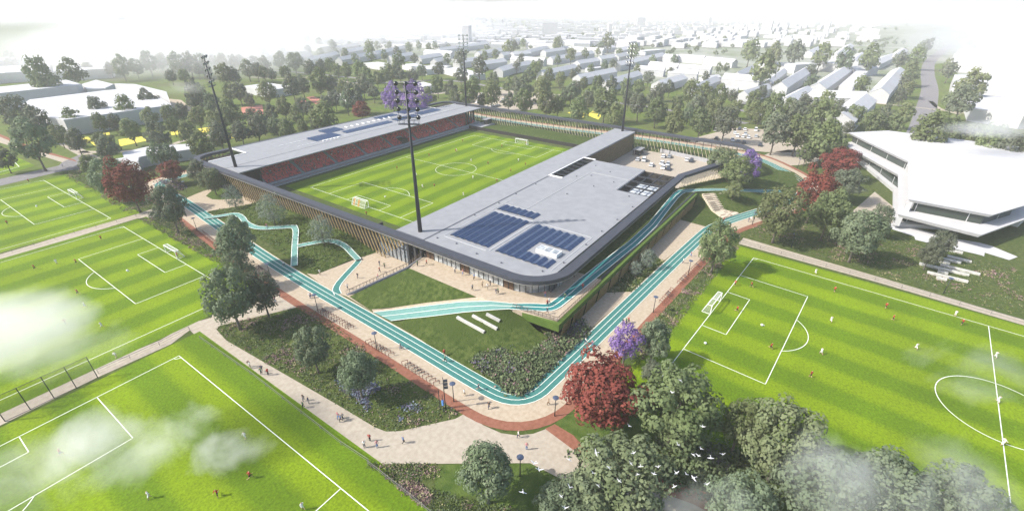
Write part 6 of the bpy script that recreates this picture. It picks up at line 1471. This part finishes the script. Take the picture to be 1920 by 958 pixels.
if MIST:
    A = lambda x, y, t: CAM + (G(x, y) - CAM).normalized() * t
    mist('mist', A(-10, 640, 95), (20, 30, 9), .13, .045, R(30), .98, 3, width=.55)
    mist('mist', A(215, 842, 66), (21, 11, 6), .24, .10, R(-30), 1.06, 8, width=.5)
    mist('mist', A(50, 880, 62), (16, 11, 6), .16, .10, R(-20), 1.10, 11, width=.5)
    mist('mist', A(415, 845, 62), (9, 6, 4), .26, .15, R(-35), 1.02, 14, width=.5)
    mist('mist', A(1800, 690, 80), (17, 22, 6), .14, .095, R(0), 1.22, 21, width=.5)
    mist('mist', A(1560, 905, 44), (14, 8, 5), .16, .13, R(-50), 1.05, 25, width=.5)
    mist('mist', A(1800, 925, 48), (16, 10, 5), .14, .13, R(-50), 1.10, 27, width=.5)
    mist('mist', A(1320, 948, 44), (8, 6, 4), .14, .15, R(-50), 1.05, 29, width=.5)
    mist('mist', A(1850, 240, 285), (44, 22, 6), .06, .03, R(-50), 1.0, 33, width=.5)
    mist('mist', A(325, 165, 340), (34, 30, 9), .04, .03, R(0), 1.0, 36, width=.5)
    # fog banks over the far town
    mist('fog', (480, 800, 20), (520, 480, 44), .0042, .004, R(35), .40, 41, .15, width=.45)
    mist('fog', (100, 520, 18), (190, 220, 40), .011, .008, R(20), .40, 44, .2, width=.45)
    mist('fog', (820, -380, 20), (330, 300, 42), .0055, .006, R(-20), .44, 47, .2, width=.45)
    mist('fog', (0, 3000, 40), (1600, 1100, 170), .0022, .002, 0, .30, 58, .1, width=.45)
    mist('fog', (1800, 3100, 40), (1700, 1300, 170), .0018, .002, 0, .30, 61, .1, width=.45)
    mist('fog', (2700, 500, 40), (1100, 1800, 150), .0018, .002, 0, .30, 52, .1, width=.45)
HAZE = 0.00032
# ---------------------------------------------------------------- light, sky, haze
w = bpy.data.worlds.new('World'); S.world = w; w.use_nodes = True
nt = w.node_tree; bg = nt.nodes['Background']
sky = nt.nodes.new('ShaderNodeTexSky'); sky.sky_type = 'NISHITA'; sky.sun_disc = False
SUN_EL, SUN_AZ = R(41), R(135)           # azimuth measured from +X towards +Y
sky.sun_elevation = SUN_EL; sky.sun_rotation = math.pi / 2 - SUN_AZ
sky.air_density = 1.0; sky.dust_density = 2.5; sky.ozone_density = 1.0
nt.links.new(sky.outputs[0], bg.inputs['Color']); bg.inputs['Strength'].default_value = 0.15
sl = bpy.data.lights.new('sun', 'SUN'); sl.energy = 4.2; sl.angle = R(0.6); sl.color = (1.0, .955, .88)
so = bpy.data.objects.new('sun', sl); COL.objects.link(so)
sd = Vector((math.cos(SUN_EL) * math.cos(SUN_AZ), math.cos(SUN_EL) * math.sin(SUN_AZ), math.sin(SUN_EL)))
so.rotation_euler = sd.to_track_quat('Z', 'Y').to_euler()
if HAZE:
    hb = MB(); hb.box((2250, 2500, 36), (7480, 9980, 76)); ho = hb.build('haze', [])
    mt = bpy.data.materials.new('haze_air'); mt.use_nodes = True; nt = mt.node_tree
    nt.nodes.remove(nt.nodes['Principled BSDF'])
    pv = nt.nodes.new('ShaderNodeVolumePrincipled'); pv.inputs['Density'].default_value = HAZE; pv.inputs['Color'].default_value = (.95, .95, .96, 1); pv.inputs['Anisotropy'].default_value = 0.0
    nt.links.new(pv.outputs[0], nt.nodes['Material Output'].inputs['Volume'])
    ho.data.materials.append(mt); ho['kind'] = 'stuff'
S.view_settings.view_transform = 'Standard'; S.view_settings.look = 'None'; S.view_settings.gamma = 1; S.view_settings.use_curve_mapping = False
S.view_settings.exposure = 0.68
c = S.cycles
c.max_bounces = 8; c.diffuse_bounces = 3; c.glossy_bounces = 2; c.transmission_bounces = 2; c.transparent_max_bounces = 16; c.volume_bounces = 4
c.use_denoising = True

# repeats that share a label share a group
by = {}
for o in S.objects:
    if o.parent is None and 'label' in o: by.setdefault(o['label'], []).append(o)
for l, L_ in by.items():
    if len(L_) > 1:
        for o in L_: o['group'] = l

for o in S.objects:
    if o.parent is None and 'label' in o and len(o['label'].replace('-', ' ').split()) > 15: print('LONG', o.name, o['label'])
